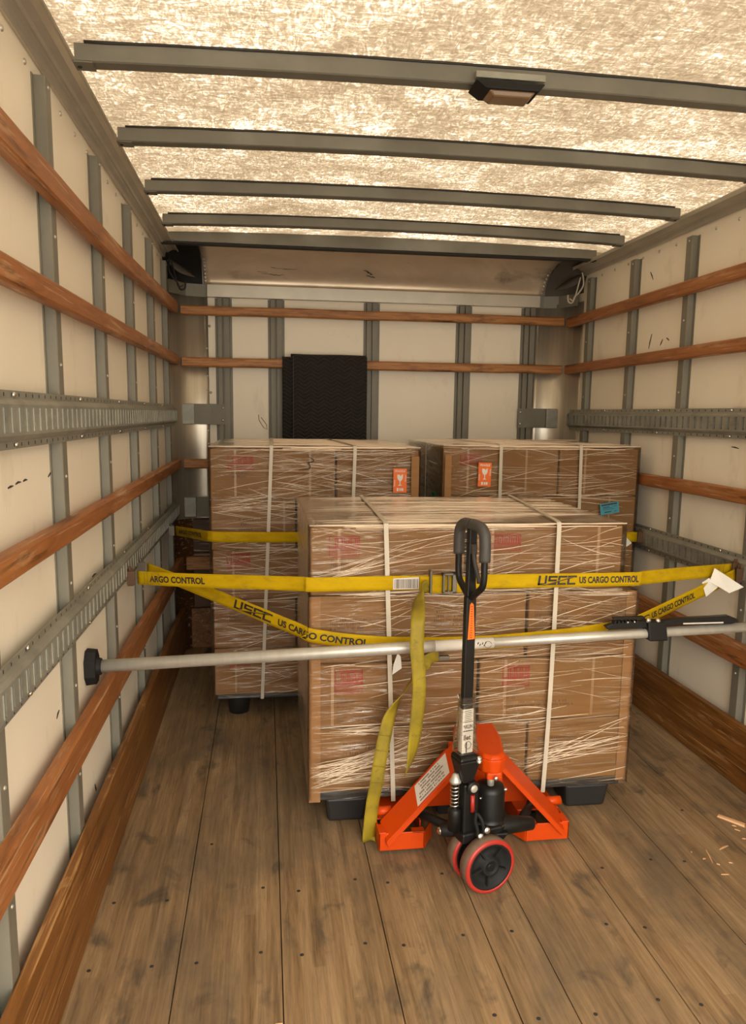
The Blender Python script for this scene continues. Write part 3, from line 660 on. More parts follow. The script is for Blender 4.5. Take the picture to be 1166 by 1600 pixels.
def film(name, x0, x1, y0, y1, z0, z1, label, pinch, topin=0.0, wr=.004, dens=190, bunch=()):
    bm = BM()
    def disp(u, v): 
        d = wr * (noise.noise(Vector((u * 2.2, v * 26, x0))) + .6 * noise.noise(Vector((u * 2.5 + v * 3, v * 44 - u * 4, x0 + 5))))
        for pz in pinch: d += .004 * math.exp(-((v - pz) / .012) ** 2) * (.6 + noise.noise(Vector((u * 5, pz, 1))))
        return d
    def grid(fn, nu, nv):
        rows = [[bm.verts.new(fn(i / nu, j / nv)) for i in range(nu + 1)] for j in range(nv + 1)]
        for a, c_ in zip(rows, rows[1:]):
            for i in range(nu): bm.faces.new((a[i], a[i + 1], c_[i + 1], c_[i])).smooth = True
    nx = int((x1 - x0) / .018); ny = int((y1 - y0) / .03); nz = int((z1 - z0) / .011)
    Z = lambda v: z0 + (z1 - z0) * v
    ti = lambda v: topin * max(0, min(1, (Z(v) - (z1 - .245)) / .02)) if topin else 0
    def edge(u, v): return 0 if 0 < u < 1 and 0 < v < 1 else 1
    grid(lambda u, v: (x0 + (x1 - ti(v) - x0) * u, y0 - (0 if u in (0, 1) or v == 1 else disp(x0 + (x1 - x0) * u, Z(v))), Z(v)), nx, nz)
    grid(lambda u, v: (x0 - (0 if u in (0, 1) or v == 1 else disp(y0 + (y1 - y0) * u, Z(v))), y0 + (y1 - y0) * u, Z(v)), ny, nz)
    grid(lambda u, v: (x1 - ti(v) + (0 if u in (0, 1) or v == 1 else disp(y0 + (y1 - y0) * u + 3, Z(v))), y0 + (y1 - y0) * u, Z(v)), ny, nz)
    grid(lambda u, v: (x0 + (x1 - topin - x0) * u, y0 + (y1 - y0) * v, z1 + (0 if edge(u, v) else .004 * (1 + noise.noise(Vector((u * 3, v * 12, 9)))))), nx // 2, ny)
    grid(lambda u, v: (x0 + (x1 - ti(v) - x0) * u, y1, Z(v)), 4, nz // 6)
    bmesh.ops.remove_doubles(bm, verts=bm.verts, dist=.0004)
    o = obj(name, bm, 'film')
    rr = random.Random(int(abs(x0) * 1000)); bm = BM()
    def crease(x, z, ang, ln, r0, bend):
        N = 9; pts = []; rs = []
        for i in range(N + 1):
            s_ = i / N; px_ = x + math.cos(ang) * ln * s_; pz_ = z + math.sin(ang) * ln * s_ + bend * math.sin(math.pi * s_) + .0016 * noise.noise(Vector((px_ * 14, z * 30, 4)))
            if not (x0 + .006 < px_ < x1 - topin * (pz_ > z1 - .245) - .006 and z0 + .01 < pz_ < z1 - .006): break
            pts.append((px_, y0 - disp(px_, pz_) - .0012, pz_)); rs.append(r0 * (.35 + .65 * math.sin(math.pi * min(1, max(0, s_))) ) * (.8 + .4 * rr.random()))
        if len(pts) > 3: tube(bm, pts, rs, 4)
    for k in range(9):       # pale tubes standing in for the bright highlight along the top front edge
        xa = rr.uniform(x0 + .004, x0 + (x1 - x0) * .4); xb = rr.uniform(x0 + (x1 - x0) * .6, x1 - topin - .004); zz = z1 - rr.choice((0, .001, .003, .008, .014)); r0 = rr.choice((.0012, .002, .003))
        if k == 0: xa, xb, zz, r0 = x0 + .004, x1 - topin - .004, z1 + .001, .0038
        pts = [(xa + (xb - xa) * i / 16, y0 - .001 - (.004 if zz < z1 - .002 else 0), zz + .0015 * noise.noise(Vector((xa * 7 + i * .6, k, 2)))) for i in range(17)]
        tube(bm, pts, [r0 * (.6 + .4 * math.sin(i * .9 + k) ** 2) for i in range(17)], 5)
    area = (x1 - x0) * (z1 - z0)
    for k in range(int(dens * area)):  # pale creases, denser high up and on rear loads to brighten their fronts
        x = rr.uniform(x0 - .05, x1 - .08); z = rr.uniform(z0, z1) if rr.random() < .6 else z1 - (z1 - z0) * .5 * rr.random(); fx = (x - x0) / (x1 - x0)
        fam = rr.random()
        ang = rr.gauss(.02, .05) if fam < .5 else (rr.gauss(.24, .07) if fam < .78 else rr.gauss(-.17, .07))
        crease(x, z, ang, rr.uniform(.08, .42) * (1.3 if fam < .5 else 1), rr.choice((.0005, .0007, .0008, .0010, .0016)), rr.gauss(0, .006))
    for pz in pinch:          # gathered folds where one carton row meets the next
        for k in range(int(16 * (x1 - x0))): crease(rr.uniform(x0 - .03, x1 - .1), pz + rr.gauss(0, .010), rr.gauss(0, .06), rr.uniform(.08, .4), rr.choice((.0008, .0012, .0018)), rr.gauss(0, .004))
    for (bx0, bz0, n_, ang0) in bunch:
        for k in range(n_): crease(bx0 + rr.uniform(-.01, .03), bz0 + rr.uniform(-.03, .03), ang0 + rr.gauss(0, .14), rr.uniform(.15, .5), rr.choice((.001, .0015)), rr.gauss(0, .004))
    for k in range(int(85 * (y1 - y0))):  # pale creases over the top face, extra ones to make it look brighter
        yy = rr.uniform(y0 + .02, y1 - .05); xa = rr.uniform(x0 + .02, x1 - .4); ln = rr.uniform(.2, .7); pts = [(min(x1 - topin - .01, xa + ln * i / 6), yy + .012 * math.sin(i), z1 + .006) for i in range(7)]
        tube(bm, pts, [.0005, .0009, .0012, .0013, .0012, .0009, .0005], 4)
    fo = obj('fold_creases', bm, 'fold', o); fo['kind'] = 'stuff'
    return tag(o, label, 'plastic film', 'stretch film on pallet loads')
def board(x0, x1, y0, z0, z1, sg, label):
    bm = BM(); bx(bm, x0, x1, y0, y0 + .003, z0, z1)
    xx = x0 if sg < 0 else x1; bx(bm, min(xx, xx + sg * .003), max(xx, xx + sg * .003), y0, y0 + .045, z0, z1)
    return tag(obj('corner_board', bm, 'card_edge'), label, 'edge protector', 'cardboard edge protectors')
def band(path, label, wdir=(1, 0, 0), wd=.016):
    P = [Vector(p) for p in path]; wv = Vector(wdir) * wd / 2; bm = BM()
    a = [bm.verts.new(p - wv) for p in P]; c_ = [bm.verts.new(p + wv) for p in P]
    for i in range(len(P) - 1): bm.faces.new((a[i], a[i + 1], c_[i + 1], c_[i]))
    o = obj('strapping_band', bm, 'band'); sm = o.modifiers.new('thick', 'SOLIDIFY'); sm.thickness = .0015; sm.offset = 0
    return tag(o, label, 'plastic band', 'plastic bands round the pallet loads')
def pallet(x0, x1, y0, y1, zd, zt, legs, label, rnd=False):
    t_ = thing('plastic_pallet', label, 'pallet', ((x0 + x1) / 2, (y0 + y1) / 2, 0), 'plastic pallets')
    bm = BM(); bx(bm, x0, x1, y0, y1, zd, zt)
    for i in range(1, 8):
        xx = x0 + (x1 - x0) * i / 8; bx(bm, xx - .004, xx + .004, y0 + .02, y1 - .02, zd - .006, zd)
    obj('deck', bm, 'pallet', t_, bevel=.008)
    for ya in (y0 + .012, (y0 + y1) / 2 - .08, y1 - .17):
        for (a, c_) in legs:
            bm = BM()
            if rnd:
                lathe(bm, [(0, 0.0005), ((c_ - a) / 2 - .012, .0005), ((c_ - a) / 2, zd + .001)], ((a + c_) / 2, ya + (c_ - a) / 2, 0), (0, 0, 1), 20)
            else:
                hull8(bm, [(a + .012, ya + .012, .0005), (c_ - .012, ya + .012, .0005), (c_ - .012, ya + .148, .0005), (a + .012, ya + .148, .0005)], [(a, ya, zd), (c_, ya, zd), (c_, ya + .16, zd), (a, ya + .16, zd)])
            obj('leg', bm, 'pallet', t_, bevel=0 if rnd else .012)
G1, G2, G3 = 'cartons on the front pallet', 'cartons on the rear left pallet', 'cartons on the rear right pallet'
# --- front load
F1 = 2.60; B1 = 3.49
pallet(.17, 1.34, 2.605, 3.49, .10, .132, [(.205, .365), (.62, .80), (1.13, 1.31)], 'black plastic pallet under the front load, in front of the other two')
r1 = 1.352
carton(.152, .958, F1, B1, .134, .374, 'cardboard carton in the bottom row of the front load, left one behind the jack', G1, lines=[(.27, .31, .12, .010, 5)], mat='card', seed=1)
carton(.966, r1, F1, B1, .134, .374, 'cardboard carton at the bottom right corner of the front load', G1, lines=[(.993, .298, .16, .009, 2), (.993, .262, .155, .009, 5)], seed=2)
carton(.152, .760, F1, B1, .378, .618, 'cardboard carton in the second row up of the front load, left of the jack handle', G1, red=(.238, .594, .10, .085), lines=[(.245, .485, .08, .008, 2), (.245, .452, .40, .008, 2), (.245, .415, .16, .008, 2)], tapes=(.229,), mat='card2', seed=3)
carton(.770, r1, F1, B1, .378, .618, 'cardboard carton in the second row up of the front load, right of the jack handle', G1, red=(.856, .592, .104, .082), lines=[(.868, .477, .08, .008, 2), (.868, .445, .29, .008, 2), (.868, .400, .10, .008, 3)], tapes=(.868, 1.208), seed=4)
carton(.152, .936, F1, B1, .622, .866, 'cardboard carton in third row up of the front load, crossed by hanging yellow tail', G1, lines=[(.594, .828, .15, .009, 7), (.22, .775, .16, .009, 3)], seed=5)
carton(.946, r1, F1, B1, .622, .866, 'cardboard carton in the third row up of the front load, right end above the pole', G1, lines=[(.971, .792, .14, .009, 5)], mat='card2', seed=6)
carton(.150, .700, F1, B1, .870, 1.110, 'cardboard carton in the top row of the front load, left half', G1, red=(.214, 1.080, .108, .075), lines=[(.222, .988, .085, .010, 2)], tapes=(.25,), seed=7)
carton(.708, 1.292, F1, B1, .870, 1.110, 'cardboard carton in the top row of the front load, right half behind the loop grip', G1, red=(.785, 1.082, .12, .060), tapes=(.62 + .18, 1.20), mat='card2', seed=8)
board(.148, .186, F1 - .005, .10, .866, -1, 'pale cardboard edge protector down the left front corner of the front load')
board(1.320, 1.358, F1 - .005, .12, .866, 1, 'pale cardboard edge protector down the right front corner of the front load')
film('stretch_film', .142, 1.364, F1 - .012, B1 + .006, .112, 1.118, 'clear wrinkled stretch film wound round the front load', [.375, .62, .868, .89], .062, dens=185, bunch=((.15, .22, 26, .12), (.15, .18, 22, .22), (.15, .93, 20, .25), (.95, .21, 16, .25)))
def band_over(xf, xt, yf, yb, zt, zlow, xl, label, xm=None):
    p = [(xt, yb, zt), (xt + (xf - xt) * .5, (yf + yb) / 2, zt + .003), (xf, yf + .03, zt + .002), (xf, yf + .004, zt - .002), (xf, yf, zt - .02)]
    for k in range(1, 9): 
        s_ = k / 8; p.append((xf + (xl - xf) * (s_ if xm is None else s_ ** xm), yf, zt - .02 + (zlow - zt + .02) * s_))
    return band(p, label)
band_over(.410, .434, F1 - .028, B1, 1.128, .10, .452, 'cream plastic band down the left half of the front load')
band_over(1.036, 1.146, F1 - .028, B1, 1.128, .10, 1.022, 'cream plastic band down the right half of the front load, slanting over its top', 3)
# --- rear left load
F2 = 3.67; B2 = 4.70
pallet(-.245, .735, 3.68, 4.69, .09, .112, [(-.205, -.085), (.18, .30), (.58, .70)], 'black plastic pallet on round feet under the rear left load', True)
tz = [.115, .355, .60, .845, 1.090, 1.332]
def tiers(g, k): return tz[k] + .001 + g, tz[k + 1] - .003 + g
z0, z1 = tiers(0, 0); carton(-.258, .742, F2, B2, z0, z1, 'bottom cardboard carton of the rear left load, above its round pallet foot', G2, red=(-.185, .325, .10, .075), lines=[(-.17, .22, .09, .009, 2)], tapes=(-.155,), seed=11)
z0, z1 = tiers(0, 1); carton(-.258, .138, F2, B2, z0, z1, 'second cardboard carton up the rear left load, left one behind the sagging strap', G2, lines=[(-.18, .52, .09, .009, 3)], mat='card2', seed=12)
carton(.148, .742, F2, B2, z0, z1, 'second cardboard carton up the rear left load, only a sliver seen beside the front load', G2, mat='card', seed=13)
z0, z1 = tiers(0, 2); carton(-.258, .742, F2, B2, z0, z1, 'third cardboard carton up the rear left load, framed red print below the rear strap', G2, red=(-.191, .832, .112, .085), lines=[(-.18, .70, .09, .008, 3)], tapes=(-.16,), seed=14)
z0, z1 = tiers(0, 3); carton(-.262, .138, F2, B2, z0, z1, 'fourth cardboard carton up the rear left load, left one just above the rear strap', G2, lines=[(-.13, .985, .075, .013, 3)], tapes=(.085,), seed=15)
carton(.148, .742, F2, B2, z0, z1, 'fourth cardboard carton up the rear left load, right part seen above the front load', G2, mat='card2', seed=16)
z0, z1 = tiers(0, 4); CT = carton(-.262, .330, F2, B2, z0, z1, 'top left cardboard carton of the rear left load, with a black squiggle', G2, red=(-.18, 1.30, .12, .07), lines=[(-.16, 1.21, .10, .009, 2)], tapes=(-.145, .21), seed=17)
carton(.338, .742, F2, B2, z0, z1, 'top right cardboard carton of the rear left load, behind the orange fragile label', G2, mat='card2', seed=18)
film('stretch_film', -.270, .750, F2 - .012, B2 + .006, .105, 1.340, 'clear wrinkled stretch film wound round the rear left load', [.845, .86, .60, 1.06, 1.09], 0, .005, dens=290, bunch=((-.25, 1.05, 14, .05),))
FILM2 = bpy.data.objects['stretch_film.001']
bm = BM()
sq = [(.198, 1.303), (.206, 1.292), (.222, 1.285), (.226, 1.276), (.214, 1.270), (.203, 1.268), (.206, 1.258), (.210, 1.247), (.203, 1.237), (.18, 1.234), (.155, 1.232)]
tube(bm, smoothpath([(x, F2 - .026, z) for x, z in sq], 5), [.0012 + .0012 * math.sin(i / 50 * math.pi) for i in range(51)], 6); obj('marker_squiggle', bm, 'ink', FILM2)
bm = BM(); bx(bm, .700, .738, F2 - .030, F2 - .0275, .12, 1.30); o = obj('corner_board', bm, 'card_edge'); tag(o, 'pale cardboard edge protector at the right corner of the rear left load', 'edge protector', 'cardboard edge protectors')
band_over(.026, .035, F2 - .028, B2, 1.348, .10, -.027, 'cream plastic band down the left half of the rear left load')
band_over(.424, .369, F2 - .028, B2, 1.348, .10, .39, 'cream plastic band down the right half of the rear left load')
# --- rear right load
pallet(.87, 1.875, 3.68, 4.55, .09, .112, [(.90, 1.02), (1.31, 1.43), (1.73, 1.85)], 'black plastic pallet under the rear right load, beyond the jack', True)
B3 = 4.56; gz = .012
for k, lab in ((0, 'bottom'), (1, 'second'), (2, 'third')):
    z0, z1 = tiers(gz, k); carton(.864, 1.882, F2, B3, z0, z1, '%s cardboard carton up the rear right load, seen as a strip beside the front load' % lab, G3, mat='card2' if k == 1 else 'card', seed=20 + k)
z0, z1 = tiers(gz, 3); carton(.864, 1.882, F2, B3, z0, z1, 'fourth cardboard carton up the rear right load, wearing the teal label', G3, tapes=(1.74,), seed=24)
z0, z1 = tiers(gz, 4); carton(.864, 1.456, F2, B3, z0, z1, 'top left cardboard carton of the rear right load, with the orange fragile label', G3, red=(.949, 1.31, .11, .05), tapes=(.99, 1.29), seed=25)
carton(1.464, 1.882, F2, B3, z0, z1, 'top right cardboard carton of the rear right load, above the teal label', G3, tapes=(1.60,), mat='card2', seed=26)
film('stretch_film', .857, 1.889, F2 - .010, B3 + .006, .105, 1.352, 'clear wrinkled stretch film wound round the rear right load', [1.10, .86, .61], 0, .0035, dens=210)
FILM3 = bpy.data.objects['stretch_film.002']
bm = BM(); bx(bm, .868, .900, F2 - .028, F2 - .0255, .12, 1.31); o = obj('corner_board', bm, 'card_edge'); tag(o, 'pale cardboard edge protector at the left corner of the rear right load', 'edge protector', 'cardboard edge protectors')
band_over(1.149, 1.10, F2 - .027, B3, 1.360, .10, 1.158, 'cream plastic band down the rear right load, beside its orange fragile label')
band_over(1.563, 1.50, F2 - .027, B3, 1.360, .10, 1.585, 'cream plastic band down the rear right load, nearer its right end')
p = [(1.1, 4.0, 1.361), (.90, 4.0, 1.361), (.849, 4.0, 1.352)] + [(.846, 4.0, 1.33 - k * .15) for k in range(9)]
band(p, 'cream plastic band round the left side of the rear right load', (0, 1, 0), .012)
# stickers on the film
def fragile(par, x, z, y, tilt=0.0):
    w_, h = .066, .118
    ca, sa = math.cos(tilt), math.sin(tilt)
    def fn(a, b_, dy=0): return (x + a * ca - b_ * sa, y - dy, z + a * sa + b_ * ca)
    bm = BM(); hull8(bm, [fn(-w_ / 2, -h / 2), fn(w_ / 2, -h / 2), fn(w_ / 2, h / 2), fn(-w_ / 2, h / 2)], [fn(-w_ / 2, -h / 2, .0012), fn(w_ / 2, -h / 2, .0012), fn(w_ / 2, h / 2, .0012), fn(-w_ / 2, h / 2, .0012)])
    st = obj('fragile_sticker', bm, 'orange_label', par)
    st['label'] = 'orange sticker with a white wine glass'
    bm = BM()
    T = text2d('FRAGILE', .0135, .02); stamp(bm, T, lambda a, b_: fn(a - T[2] / 2, b_ + .042, .0018))
    T2 = text2d('FRAGILE', .0085, .012)
    stamp(bm, T2, lambda a, b_: fn(-.0245 - b_ * 1, -.028 + a, .0018)); stamp(bm, T2, lambda a, b_: fn(.0245 + b_, .026 - a, .0018))
    glass = [(-.014, .030), (.0, .028), (.004, .020), (.009, .031), (.014, .029), (.0135, .012), (.008, .002), (.0025, -.002), (.002, -.018), (.010, -.024), (-.010, -.024), (-.002, -.018), (-.0025, -.002), (-.009, .003), (-.014, .014)]
    bm.faces.new([bm.verts.new(fn(a, b_, .0018)) for a, b_ in glass])
    for (a, c_, d0, d1) in ((-.016, -.007, -.051, -.036), (-.003, .004, -.050, -.037), (.006, .017, -.050, -.037)):
        bm.faces.new([bm.verts.new(fn(u, v_, .0018)) for u, v_ in ((a, d0), (c_, d0), (c_, d1), (a, d1))])
    obj('white_marks', bm, 'paper', st)
fragile(FILM2, .645, 1.182, F2 - .028); fragile(FILM3, 1.069, 1.212, F2 - .026, -.02)
bm = BM(); ca, sa = math.cos(.16), math.sin(.16)
def fb(a, b_, dy=0): return (1.731 + a * ca - b_ * sa, F2 - .025 - dy, 1.042 + a * sa + b_ * ca)
hull8(bm, [fb(-.05, -.029), fb(.05, -.029), fb(.05, .029), fb(-.05, .029)], [fb(-.05, -.029, .001), fb(.05, -.029, .001), fb(.05, .029, .001), fb(-.05, .029, .001)])
TL = obj('paper_label', bm, 'teal', FILM3); TL['label'] = 'teal paper label with black print'
bm = BM(); rr = random.Random(3)
for (a, b_, ww, hh) in ((-.043, .016, .084, .008), (-.036, .006, .034, .004), (.015, .006, .026, .0025), (-.036, .000, .05, .0025), (-.036, -.006, .06, .002), (-.030, -.020, .036, .005), (.024, -.020, .012, .003)):
    cx = a
    while cx < a + ww:
        cw = hh * rr.uniform(.4, .9); bm.faces.new([bm.verts.new(fb(u, v_, .0016)) for u, v_ in ((cx, b_), (cx + cw, b_), (cx + cw, b_ + hh), (cx, b_ + hh))]); cx += cw * 1.2
obj('black_print', bm, 'ink', TL)
bm = BM(); bx(bm, .846, .849, 3.76, 3.83, .98, 1.11); o = obj('side_label', bm, 'green', FILM3); o['label'] = 'dark green label on the left side'

# ------------------------------------------------------------------ yellow straps
class Ribbon:
    def __init__(s, pts, wd=.051, n_=8, up=(0, 0, 1), smooth=True, ups=None):
        s.P = smoothpath(pts, n_) if smooth else [Vector(p) for p in pts]; s.w = wd; s.N = len(s.P); s.U = []; s.S = [0.0]
        if ups: us = smoothpath(ups, n_) if smooth else [Vector(u) for u in ups]
        for i, p in enumerate(s.P):
            d = (s.P[min(i + 1, s.N - 1)] - s.P[max(i - 1, 0)]).normalized(); u = us[i] if ups else Vector(up)
            u = (u - d * u.dot(d)).normalized(); s.U.append(u)
            if i: s.S.append(s.S[-1] + (p - s.P[i - 1]).length)
    def at(s, a, b_, off=0.0):
        a = max(0, min(s.S[-1], a)); i = 0
        while i < s.N - 2 and s.S[i + 1] < a: i += 1
        t_ = (a - s.S[i]) / max(1e-9, s.S[i + 1] - s.S[i]); p = s.P[i].lerp(s.P[i + 1], t_); u = s.U[i].lerp(s.U[i + 1], t_).normalized()
        d = (s.P[i + 1] - s.P[i]).normalized(); nn = d.cross(u)
        return p + u * b_ + nn * off
    def mesh(s, taper=None):
        bm = BM(); rows = []
        for i in range(s.N):
            w_ = s.w * (taper(i / (s.N - 1)) if taper else 1)
            rows.append([bm.verts.new(s.P[i] + s.U[i] * (w_ * (k / 4 - .5))) for k in range(5)])
        for a, c_ in zip(rows, rows[1:]):
            for k in range(4): bm.faces.new((a[k], a[k + 1], c_[k + 1], c_[k])).smooth = True
        return bm
    def spos(s, x):      # arc length where the ribbon passes the vertical plane X = x
        for i in range(s.N - 1):
            if (s.P[i].x - x) * (s.P[i + 1].x - x) <= 0 and s.P[i].x != s.P[i + 1].x:
                return s.S[i] + (x - s.P[i].x) / (s.P[i + 1].x - s.P[i].x) * (s.S[i + 1] - s.S[i])
        return 0
def logo2d(h):
    """four squared letters U S C C with a slanting swoosh through them"""
    sh = []; t_ = .22; W_ = .92
    def L(pts, ox): sh.append(stroke2d([(ox + x * W_ + y * .10, y) for x, y in pts], t_))
    L([(0, 1), (0, .1), (.75, .1), (.75, 1)], 0); L([(.8, .95), (0.02, .95), (.02, .52), (.75, .52), (.75, .1), (-.02, .1)], 1.05)
    L([(.8, .95), (0, .95), (0, .1), (.75, .1)], 2.1); L([(.8, .95), (0, .95), (0, .1), (.75, .1)], 3.12)
    return [([(a * h, b_ * h) for a, b_ in v_], f) for v_, f in sh], 4.0 * h, ([(.3 * h, .02 * h), (.75 * h, .06 * h), (3.95 * h, 1.02 * h), (3.4 * h, .98 * h)], [(0, 1, 2, 3)])
def lettering(rb, par, items, off):
    bm = BM()
    for (s0, s1, txt, h, b0) in items:
        if txt == 'LOGO':
            sh, W_, sw = logo2d(1.0); k = (s1 - s0) / W_
            for shp in sh: stamp(bm, shp, lambda a, b_: rb.at(s0 + a * k, b0 + b_ * h, off))
            stamp(bm, sw, lambda a, b_: rb.at(s0 + a * k, b0 + b_ * h * .9, off * 1.25), 1)
            stamp(bm, ([(a, b_ - .10 + .02 * a) for a, b_ in sw[0]], sw[1]), lambda a, b_: rb.at(s0 + a * k, b0 + b_ * h * .9, off * 1.35), 0)
        else:
            T = text2d(txt, 1.0, .034); k = (s1 - s0) / T[2]
            stamp(bm, T, lambda a, b_: rb.at(s0 + a * k, b0 + b_ * h / .72, off))
    obj('printed_lettering', bm, ['ink', 'strap'], par)
def thick(o, t_=.0026):
    s_ = o.modifiers.new('thick', 'SOLIDIFY'); s_.thickness = t_; s_.offset = 0; return o
def fitting(par, x, sg, y, z, mat):
    bm = BM(); a = x; bx(bm, min(a, a + sg * .022), max(a, a + sg * .022), y - .006, y + .006, z - .032, z + .032)
    bx(bm, min(a, a + sg * .03), max(a, a + sg * .03), y - .014, y - .006, z - .027, z + .027)
    tube(bm, [(a + sg * .012, y - .012, z + .028), (a + sg * .012, y - .012, z + .045)], .004, 8); tube(bm, [(a + sg * .012, y + .004, z + .028), (a + sg * .012, y + .004, z + .042)], .004, 8)
    obj('end_fitting', bm, mat, par, bevel=.002)
def stitch(par, rb, s_list):
    bm = BM()
    for s_ in s_list:
        pts = [rb.at(s_, -.022, .0028), rb.at(s_, .022, .0028)]; tube(bm, pts, .0012, 5)
    obj('stitching', bm, 'strap_dirty', par)
FS = F1 - .036
t_ = thing('ratchet_strap', 'yellow webbing strap pulled straight across the front load, upper one with buckle', 'strap', (.7, 2.6, .9), 'yellow load straps')
rb = Ribbon([(-.487, 2.93, .874), (-.30, 2.822, .885), (.10, 2.60, .914), (.15, FS, .918), (.40, FS, .918), (.70, FS, .918), (1.0, FS, .917), (1.33, FS, .917), (1.37, 2.585, .916), (1.62, 2.70, .905), (1.885, 2.828, .889)])
thick(obj('webbing', rb.mesh(), 'strap', t_))
sp_ = rb.spos
OFF = .0034
lettering(rb, t_, [(sp_(-.436), sp_(-.436) + .245, 'ARGO CONTROL', .0235, -.0115)], OFF)
lettering(rb, t_, [(sp_(.965), sp_(1.105), 'LOGO', .031, -.0155), (sp_(1.117), sp_(1.345), 'US CARGO CONTROL', .0235, -.0105)], OFF)
stitch(t_, rb, [.035, .05, .07, .10, sp_(.53), rb.S[-1] - .06, rb.S[-1] - .09])
fitting(t_, XL - .012, 1, 2.935, .874, 'rust'); fitting(t_, XR + .012, -1, 2.835, .889, 'rust')
bm = BM(); a0, a1 = sp_(.436), sp_(.528)
bm.faces.new([bm.verts.new(rb.at(s_, h_, OFF)) for s_, h_ in ((a0, -.022), (a1, -.022), (a1, .021), (a0, .017))]); LB = obj('care_label', bm, 'label_white', t_); LB['label'] = 'white printed label sewn on the webbing'
bm = BM(); rr = random.Random(8); s_ = a0 + .004
while s_ < a1 - .004:
    ww = rr.uniform(.0008, .0026); bm.faces.new([bm.verts.new(rb.at(q_, h_, OFF * 1.3)) for q_, h_ in ((s_, -.019), (s_ + ww, -.019), (s_ + ww, .014), (s_, .014))]); s_ += ww + rr.uniform(.0008, .0025)
obj('small_print', bm, 'black_print', LB)
# cam buckle
bm = BM(); yb = FS - .010
bx(bm, .560, .568, yb - .026, yb + .006, .884, .966); obj('buckle_bar', bm, 'buckle', t_, bevel=.002); bm = BM()
for (xa, xb, za, zb) in ((.606, .614, .885, .956), (.640, .656, .885, .956), (.606, .656, .949, .956), (.606, .656, .885, .892)): bx(bm, xa, xb, yb - .026, yb + .002, za, zb)
bx(bm, .650, .700, yb - .024, yb - .019, .945, .953)
bx(bm, .624, .630, yb - .024, yb - .016, .888, .953)
o = obj('cam_buckle', bm, 'buckle', t_, bevel=.002)
o['label'] = 'grey steel cam buckle'
rb2 = Ribbon([(.700, FS - .006, .915), (.68, FS - .024, .915), (.64, FS - .019, .915), (.58, FS - .019, .914), (.528, FS - .014, .914)], wd=.060, up=(0, 0, 1)); thick(obj('doubled_webbing', rb2.mesh(), 'strap', t_))
tl = [(.555, FS - .028, .915), (.524, FS - .046, .898), (.507, 2.46, .868), (.494, 2.40, .845), (.488, 2.375, .80), (.486, 2.37, .74), (.494, 2.37, .66), (.497, 2.37, .59), (.494, 2.375, .52), (.489, 2.38, .45), (.482, 2.385, .38), (.474, 2.39, .33), (.464, 2.395, .297)]
us = [(.12, 0, 1), (.40, -.1, .9), (.85, -.2, .45), (1, -.1, .1), (1, 0, 0), (1, .05, 0), (1, .1, 0), (1, .1, 0), (1, .15, 0), (1, .25, 0), (1, .6, 0), (.7, 1, 0), (.45, 1, 0)]
rb3 = Ribbon(tl, .046, 6, ups=us); thick(obj('hanging_tail', rb3.mesh(), 'strap_dirty', t_))
for s_ in (.155, .235, .40, .455):
    bm = BM(); tube(bm, [rb3.at(s_, -.021, -.002), rb3.at(s_, .021, -.002)], .0022, 5); obj('fold_crease', bm, 'strap_dirty', t_)
def tags(par, pls):
    for pts in pls:
        bm = BM(); bm.faces.new([bm.verts.new(p) for p in pts]); thick(obj('paper_tag', bm, 'paper', par), .001)['label'] = 'small blank white paper tag'
tags(t_, [[(1.755, 2.74, .915), (1.86, 2.70, .845), (1.80, 2.70, .822), (1.735, 2.735, .862)], [(1.735, 2.74, .875), (1.70, 2.73, .86), (1.712, 2.715, .805), (1.77, 2.73, .84)]])
# sagging strap
t_ = thing('ratchet_strap', 'yellow webbing strap sagging across the front load, lower one behind the pole', 'strap', (.7, 2.6, .7), 'yellow load straps')
rb = Ribbon([(-.487, 3.17, .86), (-.30, 2.993, .827), (.09, 2.622, .751), (.14, FS + .006, .739), (.20, FS + .004, .727), (.30, FS + .004, .711), (.45, FS + .004, .698), (.75, FS + .004, .692), (1.10, FS + .004, .713), (1.33, FS + .004, .744), (1.37, 2.585, .752), (1.62, 2.69, .809), (1.885, 2.80, .872)], .05)
thick(obj('webbing', rb.mesh(), 'strap', t_)); sp_ = rb.spos
x0 = -.487 + .6 * .617; x1_ = -.487 + .82 * .617; x2 = -.487 + .855 * .617
lettering(rb, t_, [(sp_(x0), sp_(x1_), 'LOGO', .031, -.0155), (sp_(x2), sp_(.352), 'US CARGO CONTROL', .0235, -.0115)], OFF)
lettering(rb, t_, [(sp_(1.430), sp_(1.655), 'US CARGO CONTROL', .0225, -.0105), (sp_(1.385), sp_(1.42), 'C', .020, -.009)], OFF)
fitting(t_, XL - .012, 1, 3.18, .86, 'buckle'); fitting(t_, XR + .012, -1, 2.805, .872, 'rust')
bm = BM(); bx(bm, .50, .64, FS - .028, FS - .006, .640, .655); bx(bm, .56, .60, FS - .035, FS - .006, .652, .70)
obj('cam_buckle', bm, 'buckle', t_, bevel=.002)
tags(t_, [[(.455, FS - .01, .668), (.466, FS - .012, .655), (.470, FS - .012, .612), (.435, FS - .02, .592), (.440, FS - .016, .628)], [(.525, FS - .04, .655), (.56, FS - .04, .655), (.548, FS - .05, .64), (.525, FS - .04, .64)]])
tl = [(.60, FS - .03, .665), (.555, 2.505, .655), (.507, 2.50, .600), (.468, 2.49, .548), (.436, 2.485, .50), (.415, 2.48, .455), (.402, 2.475, .40), (.390, 2.47, .345), (.380, 2.465, .285), (.371, 2.465, .22), (.360, 2.47, .15), (.353, 2.475, .07), (.350, 2.48, .012), (.372, 2.50, .004), (.42, 2.56, .004)]
